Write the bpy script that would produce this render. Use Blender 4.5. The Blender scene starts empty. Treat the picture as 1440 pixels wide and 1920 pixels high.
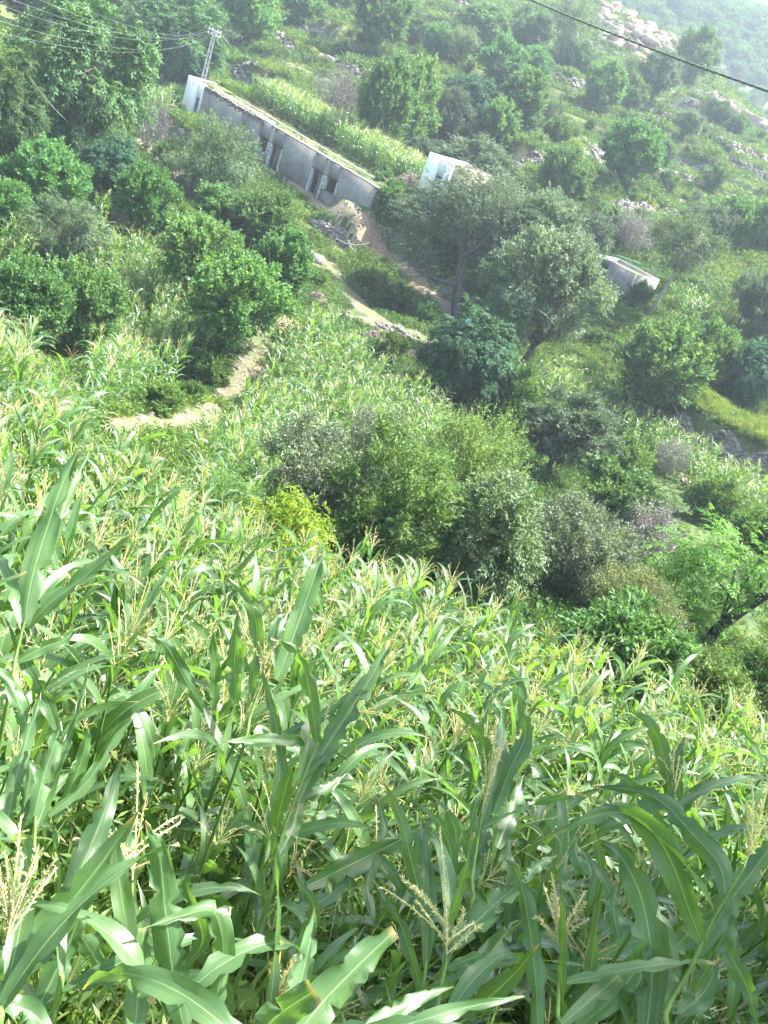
import bpy, bmesh, math, random
import numpy as np
from mathutils import Vector, Matrix

# ------------------------------------------------------------------ camera
W, H = 1440, 1920                      # pixel frame of the photograph
F = 1850.0
PITCH, ROLL = math.radians(-25), math.radians(21)
FW = np.array([0, math.cos(PITCH), math.sin(PITCH)])
_r0 = np.array([1.0, 0, 0]); _u0 = np.cross(_r0, FW)
RT = _r0*math.cos(ROLL) + _u0*math.sin(ROLL)
UP = -_r0*math.sin(ROLL) + _u0*math.cos(ROLL)
scene = bpy.context.scene
col = scene.collection
cam_data = bpy.data.cameras.new('camera')
cam = bpy.data.objects.new('camera', cam_data); col.objects.link(cam)
cam_data.sensor_fit = 'VERTICAL'; cam_data.sensor_height = 24.0
cam_data.lens = F/H*24.0
cam_data.clip_start = 0.05; cam_data.clip_end = 5000
m = Matrix.Identity(4)
for i in range(3):
    m[i][0] = RT[i]; m[i][1] = UP[i]; m[i][2] = -FW[i]
cam.matrix_world = m
scene.camera = cam

# ------------------------------------------------------------------ light
SUN_AZ, SUN_EL = math.radians(60), math.radians(56)     # azimuth to the right of the view heading
world = bpy.data.worlds.new('World'); scene.world = world
world.use_nodes = True
wn = world.node_tree.nodes; wl = world.node_tree.links
sky = wn.new('ShaderNodeTexSky'); sky.sky_type = 'NISHITA'; sky.sun_disc = False
sky.sun_elevation = SUN_EL; sky.sun_rotation = SUN_AZ
sky.air_density = 1.0; sky.dust_density = 3.0; sky.ozone_density = 1.0
bg = wn['Background']; wl.new(sky.outputs[0], bg.inputs[0]); bg.inputs[1].default_value = 0.15
sd = bpy.data.lights.new('sun', 'SUN'); sd.energy = 4.7; sd.angle = math.radians(0.6); sd.color = (1.0, 0.98, 0.94)
sun = bpy.data.objects.new('sun', sd); col.objects.link(sun)
to_sun = Vector((math.sin(SUN_AZ)*math.cos(SUN_EL), math.cos(SUN_AZ)*math.cos(SUN_EL), math.sin(SUN_EL)))
sun.rotation_euler = to_sun.to_track_quat('Z', 'Y').to_euler()
scene.view_settings.view_transform = 'Standard'; scene.view_settings.look = 'None'
scene.view_settings.gamma = 1.0; scene.view_settings.use_curve_mapping = False
scene.view_settings.exposure = 2.38
scene.render.engine = 'CYCLES'
scene.cycles.max_bounces = 6; scene.cycles.diffuse_bounces = 3; scene.cycles.glossy_bounces = 2
scene.cycles.transmission_bounces = 4; scene.cycles.volume_bounces = 0; scene.cycles.transparent_max_bounces = 4
scene.cycles.use_denoising = True
scene.cycles.use_adaptive_sampling = True; scene.cycles.adaptive_threshold = 0.02

def ray(px, py):
    v = FW*F + RT*(px - W/2) - UP*(py - H/2)
    return v/np.linalg.norm(v)
def at(px, py, d):
    return ray(px, py)*d
def project(P):
    P = np.asarray(P, float); d = P@FW
    return W/2 + F*(P@RT)/d, H/2 - F*(P@UP)/d, d

# ------------------------------------------------------------------ helpers
def mesh_np(name, V, faces, uv=None, smooth=False):
    """faces: list of int arrays of shape (n,k); uv: per-vertex (n,2)"""
    me = bpy.data.meshes.new(name)
    V = np.asarray(V, np.float32).reshape(-1, 3)
    faces = [np.asarray(f, np.int32) for f in faces if len(f)]
    loops = np.concatenate([f.ravel() for f in faces])
    tot = np.concatenate([np.full(len(f), f.shape[1], np.int32) for f in faces])
    start = np.concatenate([[0], np.cumsum(tot)[:-1]]).astype(np.int32)
    me.vertices.add(len(V)); me.vertices.foreach_set('co', V.ravel())
    me.loops.add(len(loops)); me.loops.foreach_set('vertex_index', loops)
    me.polygons.add(len(tot)); me.polygons.foreach_set('loop_start', start)
    if uv is not None:
        l = me.uv_layers.new(name='UVMap')
        l.data.foreach_set('uv', np.asarray(uv, np.float32)[loops].ravel())
    me.update(calc_edges=True)
    if smooth:
        me.polygons.foreach_set('use_smooth', np.ones(len(tot), bool))
    return me
def obj(name, me, mat=None, parent=None, loc=None, link=True):
    o = bpy.data.objects.new(name, me)
    if link: col.objects.link(o)
    if mat is not None and me is not None and len(me.materials) == 0: me.materials.append(mat)
    if parent is not None: o.parent = parent
    if loc is not None: o.location = loc
    return o
def empty(name, loc=(0, 0, 0), rz=0.0):
    o = bpy.data.objects.new(name, None); col.objects.link(o); o.location = loc; o.rotation_euler = (0, 0, rz)
    o.empty_display_size = 0.2
    return o
def tag(o, label=None, cat=None, group=None, kind=None):
    if label: o['label'] = label
    if cat: o['category'] = cat
    if group: o['group'] = group
    if kind: o['kind'] = kind
    return o
def norm(v): return v/np.maximum(np.linalg.norm(v, axis=-1, keepdims=True), 1e-9)

class Geo:
    """collects pieces for one mesh"""
    def __init__(s): s.V = []; s.Q = []; s.T = []; s.n = 0; s.UV = []
    def add(s, V, quads=None, tris=None, uv=None):
        V = np.asarray(V, float).reshape(-1, 3)
        if quads is not None and len(quads): s.Q.append(np.asarray(quads).reshape(-1, 4) + s.n)
        if tris is not None and len(tris): s.T.append(np.asarray(tris).reshape(-1, 3) + s.n)
        s.V.append(V); s.n += len(V)
        s.UV.append(np.zeros((len(V), 2)) if uv is None else np.asarray(uv, float))
    def tube(s, P, R, k=6):
        P = np.asarray(P, float); R = np.broadcast_to(np.asarray(R, float), (len(P),))
        T = norm(np.gradient(P, axis=0))
        a = np.array([0, 0, 1.0]) if abs(T[0][2]) < .9 else np.array([1.0, 0, 0])
        S = norm(np.cross(T, a)); B = np.cross(T, S)
        an = np.linspace(0, 2*np.pi, k, endpoint=False)
        V = P[:, None] + R[:, None, None]*(np.cos(an)[None, :, None]*S[:, None] + np.sin(an)[None, :, None]*B[:, None])
        n = len(P); i = np.arange(n-1)[:, None]*k; j = np.arange(k)[None]; j2 = (j+1) % k
        q = np.stack([i+j, i+j2, i+k+j2, i+k+j], -1).reshape(-1, 4)
        s.add(V, q)
    def box(s, c, size, M=None):
        x, y, z = np.array(size)/2
        V = np.array([[a*x, b*y, d*z] for a in (-1, 1) for b in (-1, 1) for d in (-1, 1)])
        if M is not None: V = V@np.asarray(M)
        V = V + np.asarray(c)
        s.add(V, [[0, 1, 3, 2], [4, 6, 7, 5], [0, 4, 5, 1], [2, 3, 7, 6], [0, 2, 6, 4], [1, 5, 7, 3]])
    def build(s, name, smooth=False, uv=False):
        f = []
        if s.Q: f.append(np.concatenate(s.Q))
        if s.T: f.append(np.concatenate(s.T))
        return mesh_np(name, np.concatenate(s.V), f, np.concatenate(s.UV) if uv else None, smooth)

def catmull(P, n):
    P = np.asarray(P, float)
    Q = np.vstack([2*P[0]-P[1], P, 2*P[-1]-P[-2]])
    t = np.linspace(0, len(P)-1-1e-6, n); i = t.astype(int); f = (t-i)[:, None]
    p0, p1, p2, p3 = Q[i], Q[i+1], Q[i+2], Q[i+3]
    return .5*(2*p1 + (p2-p0)*f + (2*p0-5*p1+4*p2-p3)*f**2 + (3*p1-p0-3*p2+p3)*f**3)

# ------------------------------------------------------------------ materials
def new_mat(name):
    mt = bpy.data.materials.new(name); mt.use_nodes = True
    nt = mt.node_tree; nt.nodes.clear()
    return mt, nt, nt.nodes, nt.links
def ramp(n, stops, interp='LINEAR'):
    r = n.new('ShaderNodeValToRGB'); r.color_ramp.interpolation = interp
    e = r.color_ramp.elements
    while len(e) < len(stops): e.new(0.5)
    for k, (p, c) in enumerate(stops): e[k].position = p; e[k].color = (*c, 1)
    return r
def leaf_mat(name, stops, rough=0.5, transl=0.35, tcol=(1.25, 1.25, 0.6), spec=0.2, objvar=0.25, locnoise=0.0):
    """leaf colour varies from leaf to leaf (island) and from plant to plant"""
    mt, nt, n, l = new_mat(name)
    out = n.new('ShaderNodeOutputMaterial'); pb = n.new('ShaderNodeBsdfPrincipled'); tr = n.new('ShaderNodeBsdfTranslucent'); mx = n.new('ShaderNodeMixShader')
    g = n.new('ShaderNodeNewGeometry'); oi = n.new('ShaderNodeObjectInfo')
    r = ramp(n, stops); l.new(g.outputs['Random Per Island'], r.inputs[0])
    hs = n.new('ShaderNodeHueSaturation')
    mr = n.new('ShaderNodeMapRange'); mr.inputs['To Min'].default_value = 1-objvar; mr.inputs['To Max'].default_value = 1+objvar
    l.new(oi.outputs['Random'], mr.inputs[0]); l.new(mr.outputs[0], hs.inputs['Value'])
    mh = n.new('ShaderNodeMapRange'); mh.inputs['To Min'].default_value = .5-objvar*.07; mh.inputs['To Max'].default_value = .5+objvar*.07
    ml = n.new('ShaderNodeMath'); ml.operation = 'FRACT'; mm = n.new('ShaderNodeMath'); mm.operation = 'MULTIPLY'; mm.inputs[1].default_value = 7.31
    l.new(oi.outputs['Random'], mm.inputs[0]); l.new(mm.outputs[0], ml.inputs[0]); l.new(ml.outputs[0], mh.inputs[0]); l.new(mh.outputs[0], hs.inputs['Hue'])
    l.new(r.outputs[0], hs.inputs['Color'])
    csock = hs.outputs[0]
    if locnoise:
        nz = n.new('ShaderNodeTexNoise'); nz.inputs['Scale'].default_value = 0.11; nz.inputs['Detail'].default_value = 2
        l.new(oi.outputs['Location'], nz.inputs['Vector'])
        r2 = ramp(n, [(0.35, (0.45, 0.62, 0.62)), (0.5, (0.95, 0.95, 0.85)), (0.66, (1.3, 1.2, 0.8))]); l.new(nz.outputs[0], r2.inputs[0])
        mu = n.new('ShaderNodeMix'); mu.data_type = 'RGBA'; mu.blend_type = 'MULTIPLY'; mu.inputs[0].default_value = locnoise
        l.new(csock, mu.inputs[6]); l.new(r2.outputs[0], mu.inputs[7]); csock = mu.outputs[2]
    l.new(csock, pb.inputs['Base Color']); pb.inputs['Roughness'].default_value = min(.8, rough+.12); pb.inputs['Specular IOR Level'].default_value = spec
    tm = n.new('ShaderNodeMix'); tm.data_type = 'RGBA'; tm.blend_type = 'MULTIPLY'; tm.inputs[0].default_value = 1; tm.inputs[7].default_value = (*tcol, 1)
    l.new(csock, tm.inputs[6]); l.new(tm.outputs[2], tr.inputs[0])
    mx.inputs[0].default_value = transl
    l.new(pb.outputs[0], mx.inputs[1]); l.new(tr.outputs[0], mx.inputs[2]); l.new(mx.outputs[0], out.inputs[0])
    return mt
def rough_mat(name, stops, scale=4.0, rough=0.9, bump=0.4, detail=6, coord='Object', stretch=(1, 1, 1), stops2=None, scale2=0.6, spec=0.2, bdist=0.02):
    mt, nt, n, l = new_mat(name)
    out = n.new('ShaderNodeOutputMaterial'); pb = n.new('ShaderNodeBsdfPrincipled'); l.new(pb.outputs[0], out.inputs[0])
    tc = n.new('ShaderNodeTexCoord'); mp = n.new('ShaderNodeMapping'); mp.inputs['Scale'].default_value = stretch
    l.new(tc.outputs[coord], mp.inputs[0])
    nz = n.new('ShaderNodeTexNoise'); nz.inputs['Scale'].default_value = scale; nz.inputs['Detail'].default_value = detail; nz.inputs['Roughness'].default_value = .65
    l.new(mp.outputs[0], nz.inputs[0])
    r = ramp(n, stops); l.new(nz.outputs[0], r.inputs[0]); cs = r.outputs[0]
    if stops2:
        n2 = n.new('ShaderNodeTexNoise'); n2.inputs['Scale'].default_value = scale2; n2.inputs['Detail'].default_value = 4
        l.new(mp.outputs[0], n2.inputs[0]); r2 = ramp(n, stops2); l.new(n2.outputs[0], r2.inputs[0])
        mu = n.new('ShaderNodeMix'); mu.data_type = 'RGBA'; mu.blend_type = 'MULTIPLY'; mu.inputs[0].default_value = 1
        l.new(cs, mu.inputs[6]); l.new(r2.outputs[0], mu.inputs[7]); cs = mu.outputs[2]
    l.new(cs, pb.inputs['Base Color']); pb.inputs['Roughness'].default_value = rough; pb.inputs['Specular IOR Level'].default_value = spec
    if bump:
        bp = n.new('ShaderNodeBump'); bp.inputs['Strength'].default_value = bump; bp.inputs['Distance'].default_value = bdist
        l.new(nz.outputs[0], bp.inputs['Height']); l.new(bp.outputs[0], pb.inputs['Normal'])
    return mt
def corn_leaf_mat(name, c0, c1, rib, rough=0.38, transl=0.44):
    mt, nt, n, l = new_mat(name)
    out = n.new('ShaderNodeOutputMaterial'); pb = n.new('ShaderNodeBsdfPrincipled'); tr = n.new('ShaderNodeBsdfTranslucent'); mx = n.new('ShaderNodeMixShader')
    uv = n.new('ShaderNodeUVMap'); uv.uv_map = 'UVMap'; sp = n.new('ShaderNodeSeparateXYZ'); l.new(uv.outputs[0], sp.inputs[0])
    oi = n.new('ShaderNodeObjectInfo'); g = n.new('ShaderNodeNewGeometry')
    # parallel veins: noise stretched along the blade
    mp = n.new('ShaderNodeMapping'); mp.inputs['Scale'].default_value = (26, 0.7, 1); l.new(uv.outputs[0], mp.inputs[0])
    av = n.new('ShaderNodeVectorMath'); av.operation = 'ADD'; l.new(mp.outputs[0], av.inputs[0]); l.new(oi.outputs['Location'], av.inputs[1])
    nz = n.new('ShaderNodeTexNoise'); nz.inputs['Scale'].default_value = 1.0; nz.inputs['Detail'].default_value = 3; l.new(av.outputs[0], nz.inputs[0])
    nb = n.new('ShaderNodeTexNoise'); nb.inputs['Scale'].default_value = 9.0; nb.inputs['Detail'].default_value = 3
    tc = n.new('ShaderNodeTexCoord'); l.new(tc.outputs['Object'], nb.inputs[0])
    ad = n.new('ShaderNodeMath'); ad.operation = 'ADD'; l.new(nz.outputs[0], ad.inputs[0]); l.new(nb.outputs[0], ad.inputs[1])
    ai = n.new('ShaderNodeMath'); ai.operation = 'MULTIPLY_ADD'; ai.inputs[1].default_value = 0.35; l.new(g.outputs['Random Per Island'], ai.inputs[0]); l.new(ad.outputs[0], ai.inputs[2])
    ao = n.new('ShaderNodeMath'); ao.operation = 'MULTIPLY_ADD'; ao.inputs[1].default_value = 0.35; l.new(oi.outputs['Random'], ao.inputs[0]); l.new(ai.outputs[0], ao.inputs[2])
    sc = n.new('ShaderNodeMapRange'); sc.inputs['From Min'].default_value = 0.8; sc.inputs['From Max'].default_value = 1.85; l.new(ao.outputs[0], sc.inputs[0])
    r = ramp(n, [(0.0, c0), (0.8, c1), (1.0, tuple(min(1, x*1.15) for x in c1))]); l.new(sc.outputs[0], r.inputs[0])
    # midrib
    mu = n.new('ShaderNodeMath'); mu.operation = 'SUBTRACT'; mu.inputs[1].default_value = 0.5; l.new(sp.outputs[0], mu.inputs[0])
    ab = n.new('ShaderNodeMath'); ab.operation = 'ABSOLUTE'; l.new(mu.outputs[0], ab.inputs[0])
    mr = n.new('ShaderNodeMapRange'); mr.inputs['From Min'].default_value = 0.010; mr.inputs['From Max'].default_value = 0.03; mr.inputs['To Min'].default_value = 0.8; mr.inputs['To Max'].default_value = 0
    l.new(ab.outputs[0], mr.inputs[0])
    mc = n.new('ShaderNodeMix'); mc.data_type = 'RGBA'; l.new(mr.outputs[0], mc.inputs[0]); l.new(r.outputs[0], mc.inputs[6]); mc.inputs[7].default_value = (*rib, 1)
    ta = n.new('ShaderNodeMath'); ta.operation = 'MULTIPLY_ADD'; ta.inputs[1].default_value = 0.22; l.new(nb.outputs[0], ta.inputs[0]); l.new(sp.outputs[1], ta.inputs[2])
    tb = n.new('ShaderNodeMapRange'); tb.inputs['From Min'].default_value = 1.03; tb.inputs['From Max'].default_value = 1.1; l.new(ta.outputs[0], tb.inputs[0])
    mc0 = mc; mc = n.new('ShaderNodeMix'); mc.data_type = 'RGBA'; l.new(tb.outputs[0], mc.inputs[0]); l.new(mc0.outputs[2], mc.inputs[6]); mc.inputs[7].default_value = (.36, .29, .14, 1)
    l.new(mc.outputs[2], pb.inputs['Base Color']); pb.inputs['Roughness'].default_value = rough; pb.inputs['Specular IOR Level'].default_value = 0.6
    bp = n.new('ShaderNodeBump'); bp.inputs['Strength'].default_value = 0.25; bp.inputs['Distance'].default_value = 0.003; l.new(nz.outputs[0], bp.inputs['Height']); l.new(bp.outputs[0], pb.inputs['Normal'])
    tm = n.new('ShaderNodeMix'); tm.data_type = 'RGBA'; tm.blend_type = 'MULTIPLY'; tm.inputs[0].default_value = 1; tm.inputs[7].default_value = (1.7, 1.75, 0.5, 1)
    l.new(mc.outputs[2], tm.inputs[6]); l.new(tm.outputs[2], tr.inputs[0]); mx.inputs[0].default_value = transl
    l.new(pb.outputs[0], mx.inputs[1]); l.new(tr.outputs[0], mx.inputs[2]); l.new(mx.outputs[0], out.inputs[0])
    return mt
def plain_mat(name, c, rough=0.6, spec=0.3, metal=0.0):
    mt, nt, n, l = new_mat(name)
    out = n.new('ShaderNodeOutputMaterial'); pb = n.new('ShaderNodeBsdfPrincipled'); l.new(pb.outputs[0], out.inputs[0])
    nz = n.new('ShaderNodeTexNoise'); nz.inputs['Scale'].default_value = 6; nz.inputs['Detail'].default_value = 5
    r = ramp(n, [(0.3, tuple(x*.8 for x in c)), (0.7, tuple(min(1, x*1.1) for x in c))]); l.new(nz.outputs[0], r.inputs[0]); l.new(r.outputs[0], pb.inputs['Base Color'])
    pb.inputs['Roughness'].default_value = rough; pb.inputs['Specular IOR Level'].default_value = spec; pb.inputs['Metallic'].default_value = metal
    return mt

M = {}
def G3(r, g, b): return (r, g, b)
# tree foliage (linear base colours)
M['mulberry'] = leaf_mat('mulberry_leaf', [(0, G3(.05, .122, .044)), (.6, G3(.088, .185, .062)), (1, G3(.155, .265, .085))], .5, .36, (1.5, 1.5, .6))
M['walnut'] = leaf_mat('walnut_leaf', [(0, G3(.04, .095, .04)), (.6, G3(.07, .145, .052)), (1, G3(.115, .2, .065))], .75, .35, spec=.15)
M['bluegreen'] = leaf_mat('bluegreen_leaf', [(0, G3(.028, .08, .045)), (.6, G3(.05, .125, .062)), (1, G3(.09, .18, .085))], .7, .35, spec=.15)
M['olive'] = leaf_mat('olive_leaf', [(0, G3(.07, .115, .07)), (.6, G3(.11, .165, .098)), (1, G3(.18, .23, .135))], .55, .3, (1.2, 1.15, .6))
M['acacia'] = leaf_mat('acacia_leaf', [(0, G3(.06, .105, .052)), (.6, G3(.1, .155, .075)), (1, G3(.17, .225, .11))], .55, .3)
M['dry'] = leaf_mat('dry_leaf', [(0, G3(.1, .1, .085)), (.6, G3(.17, .16, .145)), (1, G3(.26, .25, .22))], .7, .2, (1.1, 1.1, .9))
M['bush'] = leaf_mat('bush_leaf', [(0, G3(.045, .1, .028)), (.6, G3(.075, .15, .038)), (1, G3(.13, .215, .05))], .5, .35)
M['greyleaf'] = leaf_mat('grey_leaf', [(0, G3(.095, .135, .085)), (.6, G3(.15, .195, .125)), (.96, G3(.23, .275, .18)), (1, G3(.34, .34, .1))], .5, .28, (1.2, 1.2, .6))
M['lightgreen'] = leaf_mat('light_green_leaf', [(0, G3(.075, .14, .045)), (.5, G3(.12, .2, .065)), (1, G3(.21, .3, .105))], .5, .38)
M['willowdark'] = leaf_mat('dark_narrow_leaf', [(0, G3(.055, .1, .045)), (.6, G3(.095, .155, .07)), (1, G3(.17, .235, .11))], .42, .25)
M['lime'] = leaf_mat('lime_leaf', [(0, G3(.1, .18, .02)), (.5, G3(.15, .25, .03)), (.93, G3(.24, .33, .045)), (1, G3(.36, .3, .06))], .5, .45, (1.3, 1.2, .5))
M['longleaf'] = leaf_mat('long_leaf', [(0, G3(.05, .105, .028)), (.6, G3(.085, .165, .042)), (1, G3(.16, .24, .07))], .45, .3)
M['brownbush'] = leaf_mat('brownish_leaf', [(0, G3(.08, .12, .05)), (.6, G3(.12, .165, .07)), (1, G3(.22, .21, .11))], .6, .3)
M['pinnate'] = leaf_mat('bright_pinnate_leaf', [(0, G3(.06, .17, .02)), (.6, G3(.09, .23, .028)), (1, G3(.13, .29, .035))], .45, .45)
M['grass'] = leaf_mat('grass_blade', [(0, G3(.06, .11, .025)), (.6, G3(.1, .165, .04)), (1, G3(.18, .24, .06))], .6, .35, objvar=.3, locnoise=1.0)
M['limegrass'] = leaf_mat('lime_grass_blade', [(0, G3(.12, .18, .035)), (.6, G3(.19, .25, .05)), (1, G3(.27, .31, .07))], .6, .35)
M['weed'] = leaf_mat('weed_leaf', [(0, G3(.05, .11, .025)), (.6, G3(.085, .16, .04)), (1, G3(.15, .22, .07))], .5, .35, objvar=.3, locnoise=.6)
M['feather'] = leaf_mat('feathery_weed', [(0, G3(.09, .17, .04)), (.6, G3(.14, .23, .06)), (1, G3(.34, .4, .2))], .6, .35)
M['bark'] = rough_mat('bark', [(.3, G3(.05, .042, .034)), (.7, G3(.16, .14, .12))], 9, .95, .8, stretch=(1, 1, .25))
M['palebark'] = rough_mat('pale_bark', [(.3, G3(.16, .14, .12)), (.7, G3(.36, .33, .28))], 9, .9, .6, stretch=(1, 1, .25))
M['corn'] = corn_leaf_mat('corn_leaf', G3(.032, .085, .024), G3(.105, .195, .066), G3(.26, .37, .16))
M['dryleaf'] = corn_leaf_mat('dry_corn_leaf', G3(.22, .17, .08), G3(.42, .35, .19), G3(.5, .44, .28), .7, .3)
M['stalk'] = rough_mat('corn_stalk', [(.3, G3(.07, .14, .03)), (.7, G3(.14, .23, .05))], 14, .5, .2, stretch=(3, 3, .4))
M['tassel'] = leaf_mat('corn_tassel', [(0, G3(.46, .47, .17)), (.6, G3(.6, .61, .29)), (1, G3(.74, .74, .44))], .7, .3, (1.1, 1.0, .7))
M['tassel_old'] = leaf_mat('old_corn_tassel', [(0, G3(.36, .28, .1)), (1, G3(.55, .45, .18))], .7, .25, (1.1, 1.0, .7))
M['silk'] = leaf_mat('corn_silk', [(0, G3(.35, .18, .08)), (1, G3(.5, .3, .14))], .6, .3)
M['husk'] = rough_mat('corn_husk', [(.3, G3(.16, .26, .05)), (.7, G3(.3, .4, .12))], 20, .5, .2, stretch=(3, 3, .4))
M['seed'] = leaf_mat('grass_seed_head', [(0, G3(.4, .4, .2)), (1, G3(.62, .62, .38))], .7, .35, (1.1, 1.05, .7))
M['stone'] = rough_mat('field_stone', [(.3, G3(.16, .14, .13)), (.7, G3(.36, .33, .31))], 5, .9, .5, stops2=[(.35, (.6, .58, .56)), (.65, (1.1, 1.05, 1.0))], scale2=1.2)
M['palestone'] = rough_mat('pale_rock', [(.3, G3(.22, .175, .14)), (.7, G3(.4, .33, .27))], .8, .9, .6, stops2=[(.35, (.75, .68, .62)), (.65, (1.1, 1.05, 1.0))], scale2=.25, bdist=.3)
M['soil'] = rough_mat('bare_soil', [(.3, G3(.17, .135, .1)), (.7, G3(.3, .25, .19))], 3, .95, .5, stops2=[(.4, (.7, .72, .6)), (.62, (1.1, 1.05, 1))], scale2=.7)
M['darksoil'] = rough_mat('dark_soil', [(.3, G3(.09, .06, .045)), (.7, G3(.2, .14, .1))], 4, .95, .5)
M['turf_path'] = rough_mat('worn_turf', [(.3, G3(.07, .075, .04)), (.5, G3(.115, .11, .065)), (.7, G3(.17, .15, .105))], 7, .95, .7, stops2=[(.38, (.6, .78, .5)), (.6, (1.1, 1.05, 1))], scale2=.55)
M['render'] = rough_mat('cement_render', [(.3, G3(.2, .192, .18)), (.7, G3(.3, .288, .27))], 1.6, .92, .25, detail=10, stops2=[(.35, (.8, .79, .77)), (.6, (1.08, 1.06, 1.02))], scale2=.35)
M['white'] = rough_mat('whitewash', [(.3, G3(.74, .76, .78)), (.7, G3(.84, .84, .83))], 2, .8, .15, stops2=[(.3, (.86, .86, .84)), (.6, (1, 1, 1))], scale2=.5)
M['concrete'] = rough_mat('raw_concrete', [(.3, G3(.17, .16, .15)), (.7, G3(.26, .25, .235))], 2, .9, .3, stops2=[(.35, (.75, .74, .72)), (.6, (1.05, 1.04, 1.02))], scale2=.6)
M['mudbrick'] = rough_mat('mud_brick', [(.3, G3(.2, .165, .13)), (.7, G3(.32, .27, .22))], 5, .95, .5)
M['blockjamb'] = rough_mat('bare_block', [(.3, G3(.42, .41, .4)), (.7, G3(.6, .58, .56))], 8, .9, .4)
M['bluepaint'] = plain_mat('blue_painted_metal', G3(.035, .1, .2), .45)
M['dark'] = plain_mat('dark_timber', G3(.05, .04, .035), .8)
M['steel'] = plain_mat('galvanised_steel', G3(.45, .47, .49), .45, .4, .4)
M['wire'] = plain_mat('aluminium_wire', G3(.24, .25, .25), .5, .3, .0)
M['cable'] = plain_mat('twisted_cable', G3(.2, .22, .21), .6)
M['rope'] = plain_mat('pale_rope', G3(.3, .3, .27), .8)
M['bluesheet'] = plain_mat('blue_plastic_sheet', G3(.05, .2, .55), .5)
M['thatch'] = rough_mat('dry_stalks', [(.3, G3(.3, .24, .13)), (.7, G3(.45, .37, .2))], 16, .95, .6, stretch=(.4, 3, 3))
M['brush'] = rough_mat('dry_brush', [(.3, G3(.16, .12, .1)), (.7, G3(.3, .24, .2))], 10, .95, .4)
# ------------------------------------------------------------------ terrain
def sstep(a, b, x):
    t = np.clip((x-a)/(b-a), 0, 1); return t*t*(3-2*t)
# (pixel x, pixel y, distance along the ray, lowering) of ground seen in the photograph
CTRL_PIX = [
 (300, 795, 24, 0), (400, 765, 28, 0), (480, 650, 38, 0), (530, 602, 42, 0), (640, 670, 39, 1.6), (800, 770, 36, 1.6), (900, 850, 33, 1.6), (560, 870, 26, 1.6),
 (250, 560, 41, 1.6), (150, 470, 46, 1.4), (300, 690, 33, 1.6), (40, 660, 33, 0.5),
 (740, 1075, 17.5, .3), (1000, 1150, 17, .5), (1200, 1300, 16, .3), (1400, 1165, 24, 0), (1430, 1330, 18, 0.5),
 (1260, 935, 44, 0), (1340, 835, 61, .4), (1100, 745, 59, 1.4), (1260, 770, 64, 0), (1430, 860, 60, .2), (1380, 780, 68, .3),
 (880, 755, 46, 0.4), (1010, 700, 58, 0.3), (860, 605, 72, 0), (1160, 570, 80, 0), (1210, 580, 80, 0), (720, 615, 60, 0), (600, 530, 64, 0), (570, 465, 74, 0), (720, 560, 70, .8),
 (655, 415, 88, 0), (760, 500, 79, 0), (560, 350, 92, 0), (790, 362, 104, 0), (930, 420, 100, .3),
 (330, 330, 84, 0), (200, 400, 64, 0), (150, 335, 76, 0), (280, 440, 58, 0), (420, 440, 66, 0), (540, 560, 52, .3),
 (225, 165, 119, 0), (20, 330, 72, 0), (20, 200, 95, 0), (330, 130, 125, 0),
 (480, 85, 138, 0), (600, 120, 134, 0), (720, 100, 143, 0), (640, 240, 112, 0), (740, 285, 112, 0), (985, 250, 122, 0), (1050, 380, 105, 0), (1000, 280, 115, 0), (1180, 345, 118, 0),
 (830, 115, 150, 0), (950, 150, 146, 0), (1140, 210, 150, 0), (1210, 200, 160, 0), (900, 40, 176, 0), (600, 20, 165, 0), (300, 20, 160, 0), (30, 20, 150, 0),
 (1300, 330, 140, 0), (1400, 300, 155, 0), (1400, 440, 110, 0), (1400, 600, 85, 0), (1300, 500, 98, 0), (1130, 470, 97, 0), (1300, 420, 118, 0),
 (1130, 5, 235, 0), (1210, 80, 205, 0), (1290, 96, 225, 0), (1350, 155, 215, 0), (1440, 240, 200, 0), (1040, 30, 205, 0), (1440, 380, 140, 0), (1180, 130, 190, 0),
]
CTRL_XYZ = [  # near field and everything outside the frame
 (0, -1.5, -1.6), (-4, -1.5, -1.6), (4, -1.5, -1.7), (0, 1.6, -3.6), (0, 4, -5.2), (0, 6, -6.25), (0, 10, -8.0), (0, 15.8, -10.2), (0, 19, -11.6),
 (-3, 3, -4.4), (-3, 6, -5.8), (-4, 12, -8.2), (-7, 17, -9.0), (-10, 8, -6), (-12, 21, -11), (-16, 16, -8.6), (-7, 23, -11.3),
 (4, 3, -4.9), (3.5, 6, -6.3), (4.6, 11.3, -8.1), (9, 10, -8), (7, 4, -5.6), (10, 17, -10.8), (18, 15, -10.5),
 (-8, -10, 2), (8, -10, 2), (0, -40, 16), (-50, -40, 18), (50, -40, 14), (-30, 5, -3), (-40, 30, -10), (-60, 60, -9), (-80, 120, 2), (30, 10, -7), (45, 40, -13), (60, 75, -9), (90, 130, 0),
 (-120, 190, 14), (-90, 260, 26), (-40, 260, 30), (110, 210, 4),
]
P_ = []
for x, y, d, lo in CTRL_PIX:
    d = np.interp(d, [0, 10, 18, 24, 38, 46, 60, 72, 85, 500], [0, 13.5, 24.5, 32, 47, 55, 66, 76, 86, 500]); p = at(x, y, d); P_.append((p[0], p[1], p[2]-lo))
_z = at(690, 404, 90.0)[2]
for x, y in ((345, 225), (300, 205), (275, 195), (420, 285), (400, 255), (470, 320)):
    r_ = ray(x, y); P_.append(tuple(r_*(_z-.25)/r_[2]))
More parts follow.
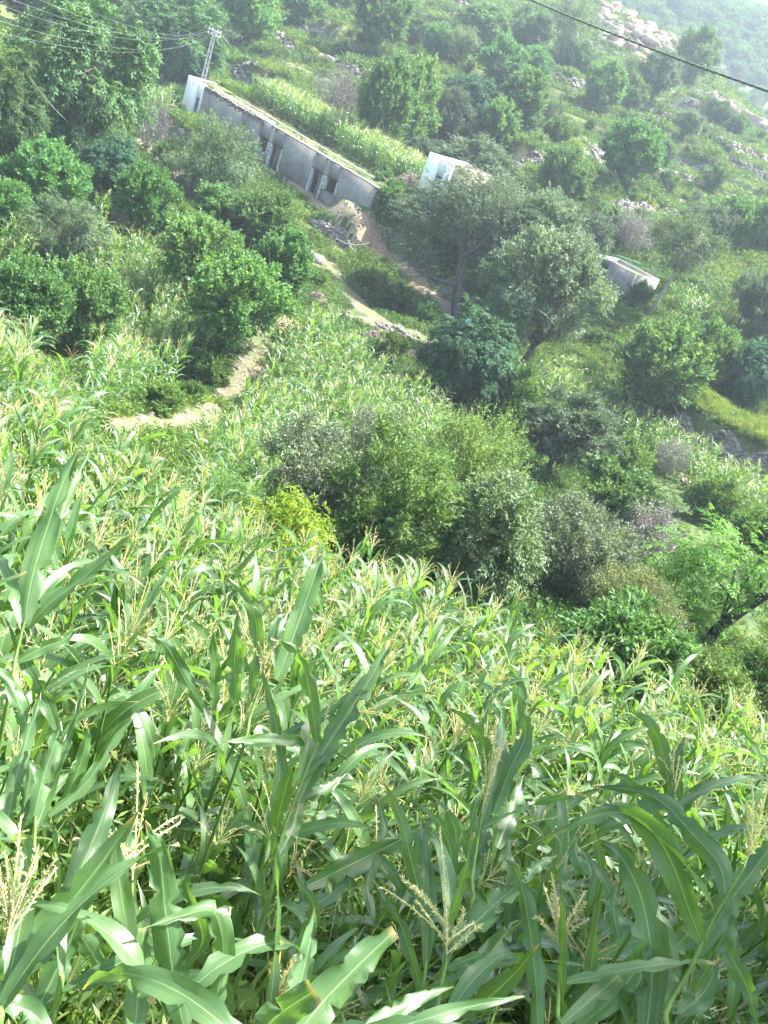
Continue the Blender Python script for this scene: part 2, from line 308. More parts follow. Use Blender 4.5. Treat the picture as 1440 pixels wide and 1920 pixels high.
# the ridge falls away behind its crest
for x, y, d in ((1130, 5, 235), (1290, 96, 225), (1440, 240, 200)):
    p = at(x, y, d); q = p*1.22; P_.append((q[0], q[1], p[2]-6)); q = p*1.6; P_.append((q[0], q[1], p[2]-22))
P_ = np.array(P_ + CTRL_XYZ, float)
SC = 60.0
def _U(r2): return .5*r2*np.log(np.maximum(r2, 1e-12))
_A = P_[:, :2]/SC; n_ = len(_A)
_K = _U(((_A[:, None]-_A[None])**2).sum(-1)) + np.eye(n_)*2e-5
_Pm = np.hstack([np.ones((n_, 1)), _A])
_sol = np.linalg.solve(np.block([[_K, _Pm], [_Pm.T, np.zeros((3, 3))]]), np.concatenate([P_[:, 2], np.zeros(3)]))
def tps(x, y):
    q = np.stack([np.ravel(x), np.ravel(y)], 1)/SC; out = np.empty(len(q))
    for s in range(0, len(q), 40000):
        b = q[s:s+40000]
        out[s:s+40000] = _U(((b[:, None]-_A[None])**2).sum(-1))@_sol[:n_] + _sol[n_] + b@_sol[n_+1:]
    return out.reshape(np.shape(x))

# house line (front wall top edge seen from (705,352) to (385,162))
_hp = at(690, 404, 90.0); HZ = _hp[2]
def on_z(px, py, z):
    r = ray(px, py); return r*(z/r[2])
WALL_H = 3.35
HR = on_z(705, 352, HZ+WALL_H)[:2]; HL = on_z(385, 161, HZ+WALL_H)[:2]; HWL = on_z(344, 140, HZ+WALL_H)[:2]
HU = (HL-HR)/np.linalg.norm(HL-HR); HLEN = np.linalg.norm(HL-HR); HWLEN = np.linalg.norm(HWL-HR)
HN = np.array([HU[1], -HU[0]])
if HN@(-HR) > 0: HN = -HN                 # pointing away from the camera (into the hill)
H_DEPTH = 3.3
def house_uv(x, y):
    dx, dy = x-HR[0], y-HR[1]
    return dx*HU[0]+dy*HU[1], dx*HN[0]+dy*HN[1]
WALLS = []    # terrace steps: (a, b, height, reach)
def add_wall(p, q, h, reach=6.0): WALLS.append((np.array(p[:2]), np.array(q[:2]), h, reach))
def ground_raw(x, y):
    x = np.asarray(x, float); y = np.asarray(y, float)
    z = tps(x, y)
    r = np.hypot(x, y)
    # small terrain roughness, fading in with distance
    z = z + np.clip(r/60, 0.1, 1)*(.10*np.sin(x*.9+1.3*np.sin(y*.31))*np.cos(y*.7+x*.2) + .16*np.sin(x*.23+2)*np.sin(y*.29+.7*np.sin(x*.17)))
    # hillside terraces: level treads and steep risers along the contours of the far slope
    wt = sstep(96, 112, y)*(1-sstep(185, 215, y))*np.clip(.75+.5*np.sin(x*.045+1)*np.sin(y*.05), .25, 1)
    st = 2.1; zz = z+.5*np.sin(x*.07)+.35*np.sin(x*.19+y*.05); fr = zz/st-np.floor(zz/st)
    z = z+wt*st*(sstep(.62, .95, fr)-fr)
    return z
HZT = None
def ground(x, y):
    x = np.asarray(x, float); y = np.asarray(y, float)
    z = ground_raw(x, y)
    u, v = house_uv(x, y)
    # level platform in front of and under the house, raised terrace behind it
    m_ = sstep(-2.5, 0, u)*(1-sstep(HWLEN+1, HWLEN+4, u))*sstep(-2.6, -1.2, v)*(1-sstep(H_DEPTH+2, H_DEPTH+10, v))
    tgt = HZ + (WALL_H-.25)*sstep(H_DEPTH-.4, H_DEPTH+.5, v)
    z = z*(1-m_) + tgt*m_
    rb = (WALL_H-.25)*sstep(-3, 3, u)*(1-sstep(HWLEN-2, HWLEN+10, u))*sstep(H_DEPTH+1, H_DEPTH+3, v)*(1-sstep(18, 34, v))
    z = np.maximum(z, np.where(rb > .01, HZ+rb+.035*(v-H_DEPTH), -1e9))
    for a, b, h, reach in WALLS:
        d = b-a; L = np.hypot(*d); d = d/L; nrm = np.array([d[1], -d[0]])
        if nrm@a < 0: nrm = -nrm          # away from the camera
        t = (x-a[0])*d[0]+(y-a[1])*d[1]; s = (x-a[0])*nrm[0]+(y-a[1])*nrm[1]
        z = z + h*sstep(-.12, .3, s)*(1-sstep(reach*.45, reach, s))*sstep(-1.2, .6, t)*(1-sstep(L-.6, L+1.2, t))
    return z
def hit(px, py, dmin=19.0, fn=None):
    """first point of the terrain on the ray through a pixel"""
    fn = fn or ground
    r = ray(px, py); d = dmin*(1.006**np.arange(0, int(math.log(420/dmin)/math.log(1.006))))
    z = fn(r[0]*d, r[1]*d); below = z >= r[2]*d
    if not below.any(): i = len(d)-1
    else:
        i = int(np.argmax(below))
        if i > 0:
            a, b = d[i-1], d[i]
            for _ in range(12):
                c = .5*(a+b)
                if fn(np.array([r[0]*c]), np.array([r[1]*c]))[0] >= r[2]*c: b = c
                else: a = c
            return r*b
    return r*d[i]
# dry stone terrace walls: foot line in pixels and height in metres
WALL_DEF = [
 ((1236, 792), (1455, 900), 1.75, 'long dark dry stone retaining wall below the bright strip of crop'),
 ((140, 388), (258, 430), 1.3, 'dry stone wall by the round tree above the lower corn'),
 ((590, 425), (655, 468), 1.6, 'tumbled stone bank under the path of the grey house'),
 ((268, 246), (345, 282), 1.9, 'stone bank between the bare shrub and the feathery tree'),
 ((965, 304), (1018, 312), 1.5, 'dark stone wall beside the narrow upright tree'),
 ((1075, 298), (1128, 310), 1.3, 'low stone wall left of the spreading hillside tree'),
 ((1248, 306), (1345, 328), 1.6, 'ruined stone wall on the open right hillside'),
 ((555, 62), (620, 80), 1.6, 'scree of grey stones on the upper grassy slope'),
 ((455, 138), (510, 160), 1.0, 'low stone edge above the tall corn strip'),
 ((1130, 398), (1225, 400), 1.0, 'half hidden stone wall above the olive trees'),
 ((1262, 200), (1320, 222), 1.8, 'grey stone wall on the ridge below the cable'),
 ((1355, 218), (1440, 262), 2.0, 'broken wall of pale stones along the ridge'),
 ((700, 440), (770, 470), 1.1, 'rubble wall beside the house path corner'),
 ((830, 545), (915, 590), 1.3, 'rough stones around the foot of the forked tree'),
 ((1195, 385), (1290, 425), 1.0, 'stone terrace edge behind the leaning tree'),
 ((655, 592), (790, 642), .4, 'crumbling stone edge of the lower footpath'),
]
WALL_PTS = []
for a, b, h, lab in WALL_DEF:
    pa, pb = hit(*a), hit(*b); WALL_PTS.append((pa, pb, h, lab))
for pa, pb, h, lab in WALL_PTS: add_wall(pa, pb, h)

def polar_grid(rs, az):
    Rr, A = np.meshgrid(rs, az, indexing='ij')
    x = Rr*np.sin(A); y = Rr*np.cos(A); z = ground(x, y)
    nr, na = Rr.shape; i = np.arange(nr-1)[:, None]*na; j = np.arange(na-1)[None]
    q = np.stack([i+j, i+na+j, i+na+j+1, i+j+1], -1).reshape(-1, 4)
    return np.stack([x, y, z], -1).reshape(-1, 3), q
fine_az = np.radians(np.concatenate([np.linspace(-180, -40, 36)[:-1], np.linspace(-40, 40, 360), np.linspace(40, 180, 36)[1:]]))
rs = np.concatenate([[0.01], 0.4*1.0125**np.arange(0, int(math.log(60/.4)/math.log(1.0125))), np.geomspace(60.2, 250, 330), np.geomspace(254, 330, 14)])
V_, Q_ = polar_grid(rs, fine_az)
# ground material: grass, moss and patches of bare earth
mt, nt, n, l = new_mat('hillside_ground'); M['ground'] = mt
out = n.new('ShaderNodeOutputMaterial'); pb = n.new('ShaderNodeBsdfPrincipled'); l.new(pb.outputs[0], out.inputs[0]); pb.inputs['Roughness'].default_value = .95; pb.inputs['Specular IOR Level'].default_value = .15
tc = n.new('ShaderNodeTexCoord')
nA = n.new('ShaderNodeTexNoise'); nA.inputs['Scale'].default_value = .12; nA.inputs['Detail'].default_value = 6; nA.inputs['Roughness'].default_value = .62; l.new(tc.outputs['Object'], nA.inputs[0])
nB = n.new('ShaderNodeTexNoise'); nB.inputs['Scale'].default_value = 2.6; nB.inputs['Detail'].default_value = 8; nB.inputs['Roughness'].default_value = .7; l.new(tc.outputs['Object'], nB.inputs[0])
rA = ramp(n, [(.3, (.04, .065, .025)), (.45, (.065, .1, .032)), (.56, (.1, .125, .045)), (.68, (.15, .13, .08))]); l.new(nA.outputs[0], rA.inputs[0])
rB = ramp(n, [(.3, (.55, .6, .5)), (.55, (1, 1, 1)), (.75, (1.4, 1.25, 1.05))]); l.new(nB.outputs[0], rB.inputs[0])
mu = n.new('ShaderNodeMix'); mu.data_type = 'RGBA'; mu.blend_type = 'MULTIPLY'; mu.inputs[0].default_value = 1; l.new(rA.outputs[0], mu.inputs[6]); l.new(rB.outputs[0], mu.inputs[7])
l.new(mu.outputs[2], pb.inputs['Base Color'])
bp = n.new('ShaderNodeBump'); bp.inputs['Strength'].default_value = .8; bp.inputs['Distance'].default_value = .12; l.new(nB.outputs[0], bp.inputs['Height']); l.new(bp.outputs[0], pb.inputs['Normal'])
hill = obj('hillside_terrain', mesh_np('hillside_terrain', V_, [Q_], smooth=True), M['ground']); tag(hill, kind='structure')
hill['label'] = 'grassy terraced hillside ground dropping to the valley and rising again'; hill['category'] = 'hillside'

# far mountain side behind the ridge
def far_z(x, y):
    p = at(1400, 16, 420); return p[2] + (y-420)*.16 - .10*(x-p[0]) - .0004*(x-p[0])**2 + 4*np.sin(x*.031+1)*np.cos(y*.023) + 1.6*np.sin(x*.11)*np.sin(y*.09+2)
gx, gy = np.meshgrid(np.linspace(-350, 420, 120), np.linspace(262, 760, 110), indexing='ij')
gz = far_z(gx, gy) - 34*(1-sstep(300, 400, gy)) - 60*(sstep(445, 700, gy))
i = np.arange(119)[:, None]*110; j = np.arange(109)[None]
fq = np.stack([i+j, i+110+j, i+110+j+1, i+j+1], -1).reshape(-1, 4)
fh = obj('distant_hill', mesh_np('distant_hill', np.stack([gx, gy, gz], -1), [fq], smooth=True), M['ground']); tag(fh, 'hazy scrub covered mountain side beyond the ridge', 'hill', kind='structure')
def far_ground(x, y): return far_z(x, y) - 34*(1-sstep(300, 400, y)) - 60*(sstep(445, 700, y))

# ------------------------------------------------------------------ paths
def path_strip(name, pix, width, mat, label, seed=0, lift=.03, wob=.3, dmin=14):
    rg = np.random.default_rng(seed)
    P = np.array([hit(px, py, dmin) for px, py in pix]); n = max(30, int(np.linalg.norm(np.diff(P, axis=0), axis=1).sum()/.45))
    C = catmull(P[:, :2], n); T = norm(np.gradient(C, axis=0)); S = np.stack([T[:, 1], -T[:, 0]], 1)
    wl_ = width*.5*(1+wob*np.convolve(rg.normal(size=n+8), np.ones(5)/2.2, 'same')[4:-4]); wr_ = width*.5*(1+wob*np.convolve(rg.normal(size=n+8), np.ones(5)/2.2, 'same')[4:-4])
    k = 5; us = np.linspace(-1, 1, k)
    off = np.where(us[None] < 0, us[None]*np.abs(wl_)[:, None], us[None]*np.abs(wr_)[:, None])
    X = C[:, None] + off[..., None]*S[:, None]
    Z = ground(X[..., 0], X[..., 1]) + lift*(1-.9*np.abs(us)[None]**3)
    i = np.arange(n-1)[:, None]*k; j = np.arange(k-1)[None]
    q = np.stack([i+j, i+j+1, i+k+j+1, i+k+j], -1).reshape(-1, 4)
    o = obj(name, mesh_np(name, np.dstack([X, Z]), [q], smooth=True), mat); tag(o, label, 'path', kind='structure')
    return C
PATHS = []
PATHS.append((path_strip('path', [(195, 815), (240, 800), (310, 792), (380, 772), (430, 735), (460, 690), (482, 650), (500, 612), (530, 598)], 1.6, M['turf_path'], 'worn grassy path between the two lower corn fields', 1, lift=.06), 1.1))
PATHS.append((path_strip('path', [(452, 288), (520, 330), (570, 358), (655, 411), (700, 446), (760, 503), (830, 575), (858, 612)], 1.9, M['soil'], 'bare earth footpath running down past the grey house', 2, lift=.07), 1.9))
PATHS.append((path_strip('path', [(562, 468), (620, 515), (660, 560), (700, 598), (760, 622), (835, 646)], 2.8, M['turf_path'], 'pale eroded footpath on the bank below the house', 3, lift=.07), 2.6))
PATHS.append((path_strip('path', [(232, 160), (285, 190), (322, 208), (345, 222)], 3.2, M['soil'], 'bare earth ledge in front of the whitewashed room', 4, lift=.07), 3.2))
PATHS.append((path_strip('path', [(255, 262), (290, 285), (325, 315), (345, 345)], 1.9, M['soil'], 'trodden earth track below the stone bank', 5, lift=.07), 1.9))
PATHS.append((path_strip('path', [(500, 62), (545, 90), (600, 122), (632, 140)], .9, M['turf_path'], 'thin grass track across the upper terrace', 6, lift=.06), .7))
path_strip('bare_ground', [(1120, 8), (1160, 25), (1205, 52), (1250, 70), (1292, 92)], 12, M['soil'], 'bare tan earth and rock of the ridge outcrop', 8, lift=.25)
path_strip('bare_ground', [(1335, 190), (1380, 214), (1450, 250)], 5, M['soil'], 'bare tan earth along the right ridge', 9, lift=.25)
PATHS.append((path_strip('path', [(1090, 318), (1150, 345), (1210, 378), (1250, 402)], .8, M['turf_path'], 'pale terrace track on the right hillside', 7, lift=.06), .7))
# ------------------------------------------------------------------ buildings
def frame2(o, ux, n2, zb):
    """matrix for a local frame: x along the wall, y into the hill, z up"""
    mm = Matrix.Identity(4)
    mm[0][0], mm[1][0] = ux; mm[0][1], mm[1][1] = n2
    mm[0][3], mm[1][3], mm[2][3] = o[0], o[1], zb
    return mm
def rng_jit(me, amt, seed):
    rg = np.random.default_rng(seed); n = len(me.vertices); c = np.empty(n*3, np.float32); me.vertices.foreach_get('co', c)
    me.vertices.foreach_set('co', c + rg.normal(scale=amt, size=n*3).astype(np.float32)); me.update(); return me
def wall_with_holes(x0, x1, z0, z1, holes, th, y0=0.0):
    """wall in the local xz plane split into blocks round its openings"""
    g = Geo(); xs = sorted({x0, x1, *[h[0] for h in holes], *[h[1] for h in holes]})
    for a, b in zip(xs[:-1], xs[1:]):
        hs = sorted([h for h in holes if h[0] <= a+1e-6 and h[1] >= b-1e-6], key=lambda h: h[2]); z = z0
        for h in hs:
            if h[2] > z+1e-4: g.box(((a+b)/2, y0+th/2, (z+h[2])/2), (b-a, th, h[2]-z))
            z = h[3]
        if z1 > z+1e-4: g.box(((a+b)/2, y0+th/2, (z+z1)/2), (b-a, th, z1-z))
    return g
def wall_xz(px, py, o=None, n2=None):
    """pixel -> coordinates on the house front plane"""
    r = ray(px, py); k = (HR@HN)/(r[0]*HN[0]+r[1]*HN[1]); p = r*k
    return (p[:2]-HR)@HU, p[2]-HZ
hm = frame2(HR, HU, HN, HZ)
house = empty('stone_house'); house.matrix_world = hm
tag(house, 'long grey rendered house with doorless openings and earth roof', 'house')
def rect_of(pts):
    c = [wall_xz(*p) for p in pts]; xs = [a for a, b in c]; zs = [b for a, b in c]
    xs.sort(); zs.sort(); return [(xs[0]+xs[1])/2, (xs[2]+xs[3])/2, (zs[0]+zs[1])/2, (zs[2]+zs[3])/2]
w1 = rect_of([(487, 254), (503, 264), (495, 287), (481, 277)]); d1 = rect_of([(512, 268), (528, 279), (519, 306), (505, 297)])
d2 = rect_of([(589, 316), (607, 327), (592, 358), (579, 350)]); w2 = rect_of([(615, 331), (633, 341), (622, 364), (608, 355)])
w0 = rect_of([(451, 232), (459, 236), (456, 247), (449, 243)])
for r_ in (d1, d2): r_[2] = 0.0; r_[3] = max(r_[3], 1.75)
for r_ in (w1, d1, d2, w2): r_[0] -= .12; r_[1] += .12
holes = [w0, w1, d1, d2, w2]
EPS = .003
obj('front_wall', wall_with_holes(0, HLEN, -.6, WALL_H, holes, .24).build('front_wall'), M['render'], house)
g = Geo(); g.box((.21, .42+EPS+(H_DEPTH-.42)/2, WALL_H/2-.3), (.42, H_DEPTH-.42, WALL_H+.55)); obj('side_wall', g.build('side_wall'), M['render'], house)
g = Geo(); g.box((HLEN/2, H_DEPTH-.2, WALL_H/2-.3), (HLEN-.9, .36, WALL_H+.5)); obj('back_wall', g.build('back_wall'), M['mudbrick'], house)
for xx in (HLEN*.27, HLEN*.52, HLEN*.75):
    g = Geo(); g.box((xx, .45+(H_DEPTH-.9)/2, WALL_H/2-.35), (.35, H_DEPTH-.95, WALL_H+.3)); obj('partition_wall', g.build('partition_wall'), M['mudbrick'], house)
# coping: uneven cement edge along the top
g = Geo(); rg = np.random.default_rng(5); xs = np.linspace(-.06, HLEN*.66, 24)
for a, b in zip(xs[:-1], xs[1:]):
    g.box(((a+b)/2, .2+rg.normal()*.02, WALL_H+.05+rg.normal()*.012), (b-a-.02, .5, .1))
obj('coping', g.build('coping'), M['render'], house)
# earth roof with a gap behind the coping
nx, ny = 90, 16; X, Y = np.meshgrid(np.linspace(.35, HLEN+.4, nx), np.linspace(.62, H_DEPTH+1.3, ny), indexing='ij')
Z = WALL_H-.22+.10*np.sin(X*1.3)*np.cos(Y*2)+.03*Y+.05*rg.normal(size=X.shape)
i = np.arange(nx-1)[:, None]*ny; j = np.arange(ny-1)[None]
q = np.stack([i+j, i+ny+j, i+ny+j+1, i+j+1], -1).reshape(-1, 4)
obj('earth_roof', mesh_np('earth_roof', np.stack([X, Y, Z], -1), [q], smooth=True), M['ground'], house)
# strip of dry straw on the far half of the roof
nx, ny = 60, 6; X, Y = np.meshgrid(np.linspace(HLEN*.58, HLEN*.98, nx), np.linspace(.6, 1.15, ny), indexing='ij')
Z = WALL_H+.02+.16*np.sin((Y-.6)/.55*np.pi)+.04*rg.normal(size=X.shape)
i = np.arange(nx-1)[:, None]*ny; j = np.arange(ny-1)[None]; q = np.stack([i+j, i+ny+j, i+ny+j+1, i+j+1], -1).reshape(-1, 4)
obj('straw_layer', mesh_np('straw_layer', np.stack([X, Y, Z], -1), [q]), M['thatch'], house)
# bare block jambs and sills
for k, h in enumerate((w1, d1, d2, w2)):
    rg = np.random.default_rng(k)
    for side in (0, 1):
        g = Geo(); z = h[2]
        while z < h[3]-.05:
            hh = min(rg.uniform(.16, .26), h[3]-z); wd = rg.uniform(.16, .4)
            x = h[0]-wd/2+.02 if side == 0 else h[1]+wd/2-.02
            g.box((x, .12, z+hh/2), (wd, .25+.02, hh-.02)); z += hh
        obj('jamb', g.build('jamb'), M['blockjamb'], house)
    if h in (w1, w2):
        g = Geo(); g.box(((h[0]+h[1])/2, .18, h[2]-.04), (h[1]-h[0]+.2, .52, .08)); obj('window_sill', g.build('window_sill'), M['concrete'], house)
    g = Geo(); g.box(((h[0]+h[1])/2, .12, h[3]+.05), (h[1]-h[0]+.5, .26, .1)); obj('lintel', g.build('lintel'), M['dark'], house)
# rough stone courses showing at the far, unrendered end
g = Geo(); rg = np.random.default_rng(9)
for k in range(260):
    x = rg.uniform(HLEN*.6, HLEN-.2); z = WALL_H-rg.uniform(.0, .5)*rg.uniform(.3, 1)
    g.box((x, -.03, z), (rg.uniform(.15, .4), .1, rg.uniform(.09, .17)), M=np.array(Matrix.Rotation(rg.normal()*.1, 3, 'Y')))
st = obj('stone_course', g.build('stone_course'), M['stone'], house); st['kind'] = 'stuff'

# whitewashed room at the far end
WW = HWLEN-HLEN
white = empty('white_room'); white.matrix_world = frame2(HR+HU*(HLEN+.02), HU, HN, HZ)
tag(white, 'bright whitewashed room with a blue door at the end of the grey house', 'building')
dr = [0.25, 1.25, -.1, 1.95]
obj('front_wall', wall_with_holes(0, WW, -.5, WALL_H+.12, [dr], .3, -.12).build('front_wall'), M['white'], white)
g = Geo(); g.box((WW-.15, .19+(H_DEPTH-.3)/2, WALL_H/2-.2), (.3, H_DEPTH-.35, WALL_H+.6)); obj('side_wall', g.build('side_wall'), M['white'], white)
g = Geo(); g.box((WW/2-.1, .25+H_DEPTH/2, WALL_H-.05), (WW-.42, H_DEPTH-.1, .14)); obj('roof', g.build('roof'), M['ground'], white)
dd = obj('door', None, None, white) if False else None
g = Geo(); g.box((.75, .02, .92), (.98, .06, 2.02))
for zz in (.5, 1.4): g.box((.75, -.025, zz), (.8, .03, .7))
door = obj('door', g.build('door'), M['bluepaint'], white)
g = Geo(); g.tube([(1.1, -.06, .95), (1.1, -.1, .97), (1.1, -.1, 1.1), (1.1, -.06, 1.12)], .015, 5); obj('handle', g.build('handle'), M['steel'], door)
g = Geo(); g.box((WW*.62, -.14, WALL_H-.35), (.14, .05, .3)); obj('vent_hole', g.build('vent_hole'), M['concrete'], white)

# white shed further up, half behind trees
sb = hit(780, 360); sbz = sb[2]
tl = on_z(806, 297, 0); 
sdir = on_z(836, 313, sbz+3.7)[:2]-on_z(806, 297, sbz+3.7)[:2]; sdir = sdir/np.linalg.norm(sdir); sn = np.array([-sdir[1], sdir[0]]); sn = sn if sn@sb[:2] > 0 else -sn
shed = empty('white_shed'); shed.matrix_world = frame2(sb[:2], sdir, sn, sbz)
tag(shed, 'small white walled shed half hidden behind an olive tree', 'shed')
SH = 3.3
obj('front_wall', wall_with_holes(0, 3.3, -.8, SH, [[1.7, 2.6, 0, 2.0]], .25).build('front_wall'), M['white'], shed)
g = Geo(); g.box((.12, .26+1.9, SH/2-.4), (.24, 3.8, SH+.75)); obj('side_wall', g.build('side_wall'), M['white'], shed)
g = Geo(); g.box((1.65, 2.15, SH-.4), (2.75, 3.5, .14)); obj('roof', g.build('roof'), M['ground'], shed)
g = Geo(); g.box((3.18, .26+1.9, SH/2-.4), (.24, 3.8, SH+.75)); obj('side_wall', g.build('side_wall'), M['mudbrick'], shed)
g = Geo(); g.box((1.65, 3.95, SH/2-.4), (2.8, .2, SH+.7)); obj('back_wall', g.build('back_wall'), M['mudbrick'], shed)
g = Geo(); g.box((2.15, .12, 1.0), (.92, .06, 2.0)); obj('door', g.build('door'), M['bluepaint'], shed)

# concrete hut with a broken buttress on the right
hb = hit(1168, 566); hz = hb[2]
def hutp(px, py): return on_z(px, py, hz)[:2]
hd = on_z(1140, 499, hz+2.35)[:2]-on_z(1187, 524, hz+2.35)[:2]; hd = hd/np.linalg.norm(hd); hn = np.array([-hd[1], hd[0]]); hn = hn if hn@hb[:2] > 0 else -hn
hut = empty('concrete_hut'); hut.matrix_world = frame2(hb[:2], hd, hn, hz)
tag(hut, 'pale concrete hut with a dark doorway among grey green trees', 'hut')
obj('front_wall', wall_with_holes(0, 4.6, -.8, 2.35, [[2.75, 3.5, .1, 1.85]], .25).build('front_wall'), M['concrete'], hut)
for x in (.12, 4.48):
    g = Geo(); g.box((x, .26+1.5, .75), (.24, 3.0, 3.1)); obj('side_wall', g.build('side_wall'), M['concrete'], hut)
g = Geo(); g.box((2.3, 3.1, .75), (4.35, .22, 3.1)); obj('back_wall', g.build('back_wall'), M['concrete'], hut)
g = Geo(); g.box((2.3, 1.62, 2.0), (4.1, 2.7, .14)); obj('roof', g.build('roof'), M['ground'], hut)
g = Geo()
for k in range(5): g.box((1.75+.02*k, -.2-.26*k, .35-.13*k), (.35, .3, 1.75-.24*k))
obj('buttress', g.build('buttress'), M['mudbrick'], hut)
g = Geo(); g.box((2.1, -.45, .35), (.12, .9, .9)); g.box((2.75, -.14, -.1), (1.2, .25, .5)); obj('broken_parapet', g.build('broken_parapet'), M['concrete'], hut)
# green pipe rail behind the hut
p0, p1 = hit(1148, 497)+[0, 0, .9], hit(1191, 513)+[0, 0, .9]
g = Geo(); g.tube([p0, (p0+p1)/2, p1], .07, 8)
for p in (p0, p1): g.tube([p-[0, 0, 1.3], p], .05, 6)
o = obj('pipe_rail', g.build('pipe_rail'), M['bluesheet'] if False else plain_mat('green_pipe', (.12, .3, .22), .5)); tag(o, 'green pipe rail on posts behind the concrete hut', 'pipe')

# small low concrete block at the end of the steps
p = hit(590, 492); g = Geo(); g.box((0, 0, .2), (1.1, .6, .8)); g.box((-.7, -.4, .0), (.8, .5, .6))
o = obj('concrete_block', g.build('concrete_block'), M['concrete'], loc=p); o.rotation_euler = (0, 0, .5); tag(o, 'low concrete block at the head of the pale footpath', 'block')

# ------------------------------------------------------------------ lattice power mast and its wires
mb = hit(369, 199); top_h = 120*np.linalg.norm(mb)/F/.97
mast = empty('power_mast', mb); tag(mast, 'slim galvanised lattice power mast beside the whitewashed room', 'mast')
wb, wt = .24, .13
for sx in (-1, 1):
    for sy in (-1, 1):
        g = Geo(); g.tube([(sx*wb, sy*wb, -.3), (sx*wt, sy*wt, top_h)], .024, 4); obj('leg', g.build('leg'), M['steel'], mast)
nl = 13
for fidx in range(4):
    g = Geo()
    for k in range(nl):
        z0, z1 = top_h*k/nl, top_h*(k+1)/nl; a = wb+(wt-wb)*k/nl; b = wb+(wt-wb)*(k+1)/nl
        c0, c1 = [(-1, -1), (1, -1), (1, 1), (-1, 1)][fidx], [(1, -1), (1, 1), (-1, 1), (-1, -1)][fidx]
        if k % 2: c0, c1 = c1, c0
        g.tube([(c0[0]*a, c0[1]*a, z0), (c1[0]*b, c1[1]*b, z1)], .013, 4)
    obj('lattice', g.build('lattice'), M['steel'], mast)
ARM_Z = [top_h-.15, top_h-.55]
tip = mb + np.array([0, 0, top_h])
g = Geo()
for z, hw in zip(ARM_Z, (.7, .7)): g.box((0, 0, z), (2*hw, .09, .09))
obj('cross_arm', g.build('cross_arm'), M['steel'], mast)
ins = []
for z in ARM_Z:
    for x in (-.65, -.3, .3, .65):
        g = Geo(); g.tube([(x, 0, z+.04), (x, 0, z+.1), (x, 0, z+.14), (x, 0, z+.24)], [.03, .07, .05, .04], 8); obj('insulator', g.build('insulator'), M['white'], mast); ins.append(mb+np.array([x, 0, z+.2]))
def wire(name, a, b, sag, rad, mat, label, group=None, k=4, n=36):
    t = np.linspace(0, 1, n)[:, None]; P = np.asarray(a)*(1-t)+np.asarray(b)*t; P[:, 2] -= sag*4*(t*(1-t))[:, 0]
    g = Geo(); g.tube(P, rad, k); o = obj(name, g.build(name, smooth=True), mat); tag(o, label, 'wire', group); return o
ends = [(40, -40, 40), (20, -25, 40), (0, -10, 40), (-40, -5, 40), (-60, 20, 40), (-60, 45, 40)]
for k, (ex, ey, ed) in enumerate(ends):
    wire('power_wire', ins[[4, 5, 0, 1, 6, 2][k]], at(ex, ey, ed), 1.0+.1*k, .0042, M['wire'], ['uppermost', 'second', 'third', 'fourth', 'fifth', 'lowest'][k]+' of the thin wires fanning left from the lattice mast', 'wires strung from the mast')
wire('power_wire', tip, at(560, 160, 128), .6, .008, M['wire'], 'single slack wire running downhill behind the grey house')
wire('power_wire', at(60, 150, 66), at(190, 262, 80), .6, .025, M['cable'], 'dark service cable crossing the big tree')
wire('rope', hit(618, 484)+[0, 0, 1.6], hit(748, 452)+[0, 0, 1.8], 1.2, .014, M['rope'], 'slack pale rope strung across the gully')
# posts the rope is tied to
for pp, hh in ((hit(618, 484), 1.65), (hit(748, 452), 1.85)):
    g = Geo(); g.tube([(0, 0, -.3), (.02, 0, hh*.5), (0, .02, hh)], [.06, .05, .04], 6); o = obj('wooden_post', g.build('wooden_post'), M['palebark'], loc=pp)
    tag(o, 'thin wooden post at the %s end of the slack rope' % ('lower' if hh < 1.7 else 'upper'), 'post')
# heavy twisted overhead cable in the near air
ca, cb = at(930, -30, 11.0), at(1500, 190, 9.0); ca2 = ca+(ca-cb)*1.2; cb2 = cb+(cb-ca)*1.2
n = 900; t = np.linspace(0, 1, n)[:, None]; P = ca2*(1-t)+cb2*t; P[:, 2] -= .35*4*(t*(1-t))[:, 0]; P[:, 2] += .35*.9
g = Geo(); T = norm(np.gradient(P, axis=0)); S = norm(np.cross(T, [0, 0, 1.0])); B = np.cross(S, T); L = np.linalg.norm(cb2-ca2)
cable = empty('overhead_cable', tuple(P[0])); tag(cable, 'thick twisted overhead cable across the upper corner', 'cable')
for k in range(3):
    an = t*L*2*np.pi/.22 + k*2*np.pi/3; g = Geo(); g.tube(P-P[0]+.0058*(np.cos(an)*S+np.sin(an)*B), .006, 6); obj('strand', g.build('strand', smooth=True), M['cable'], cable)

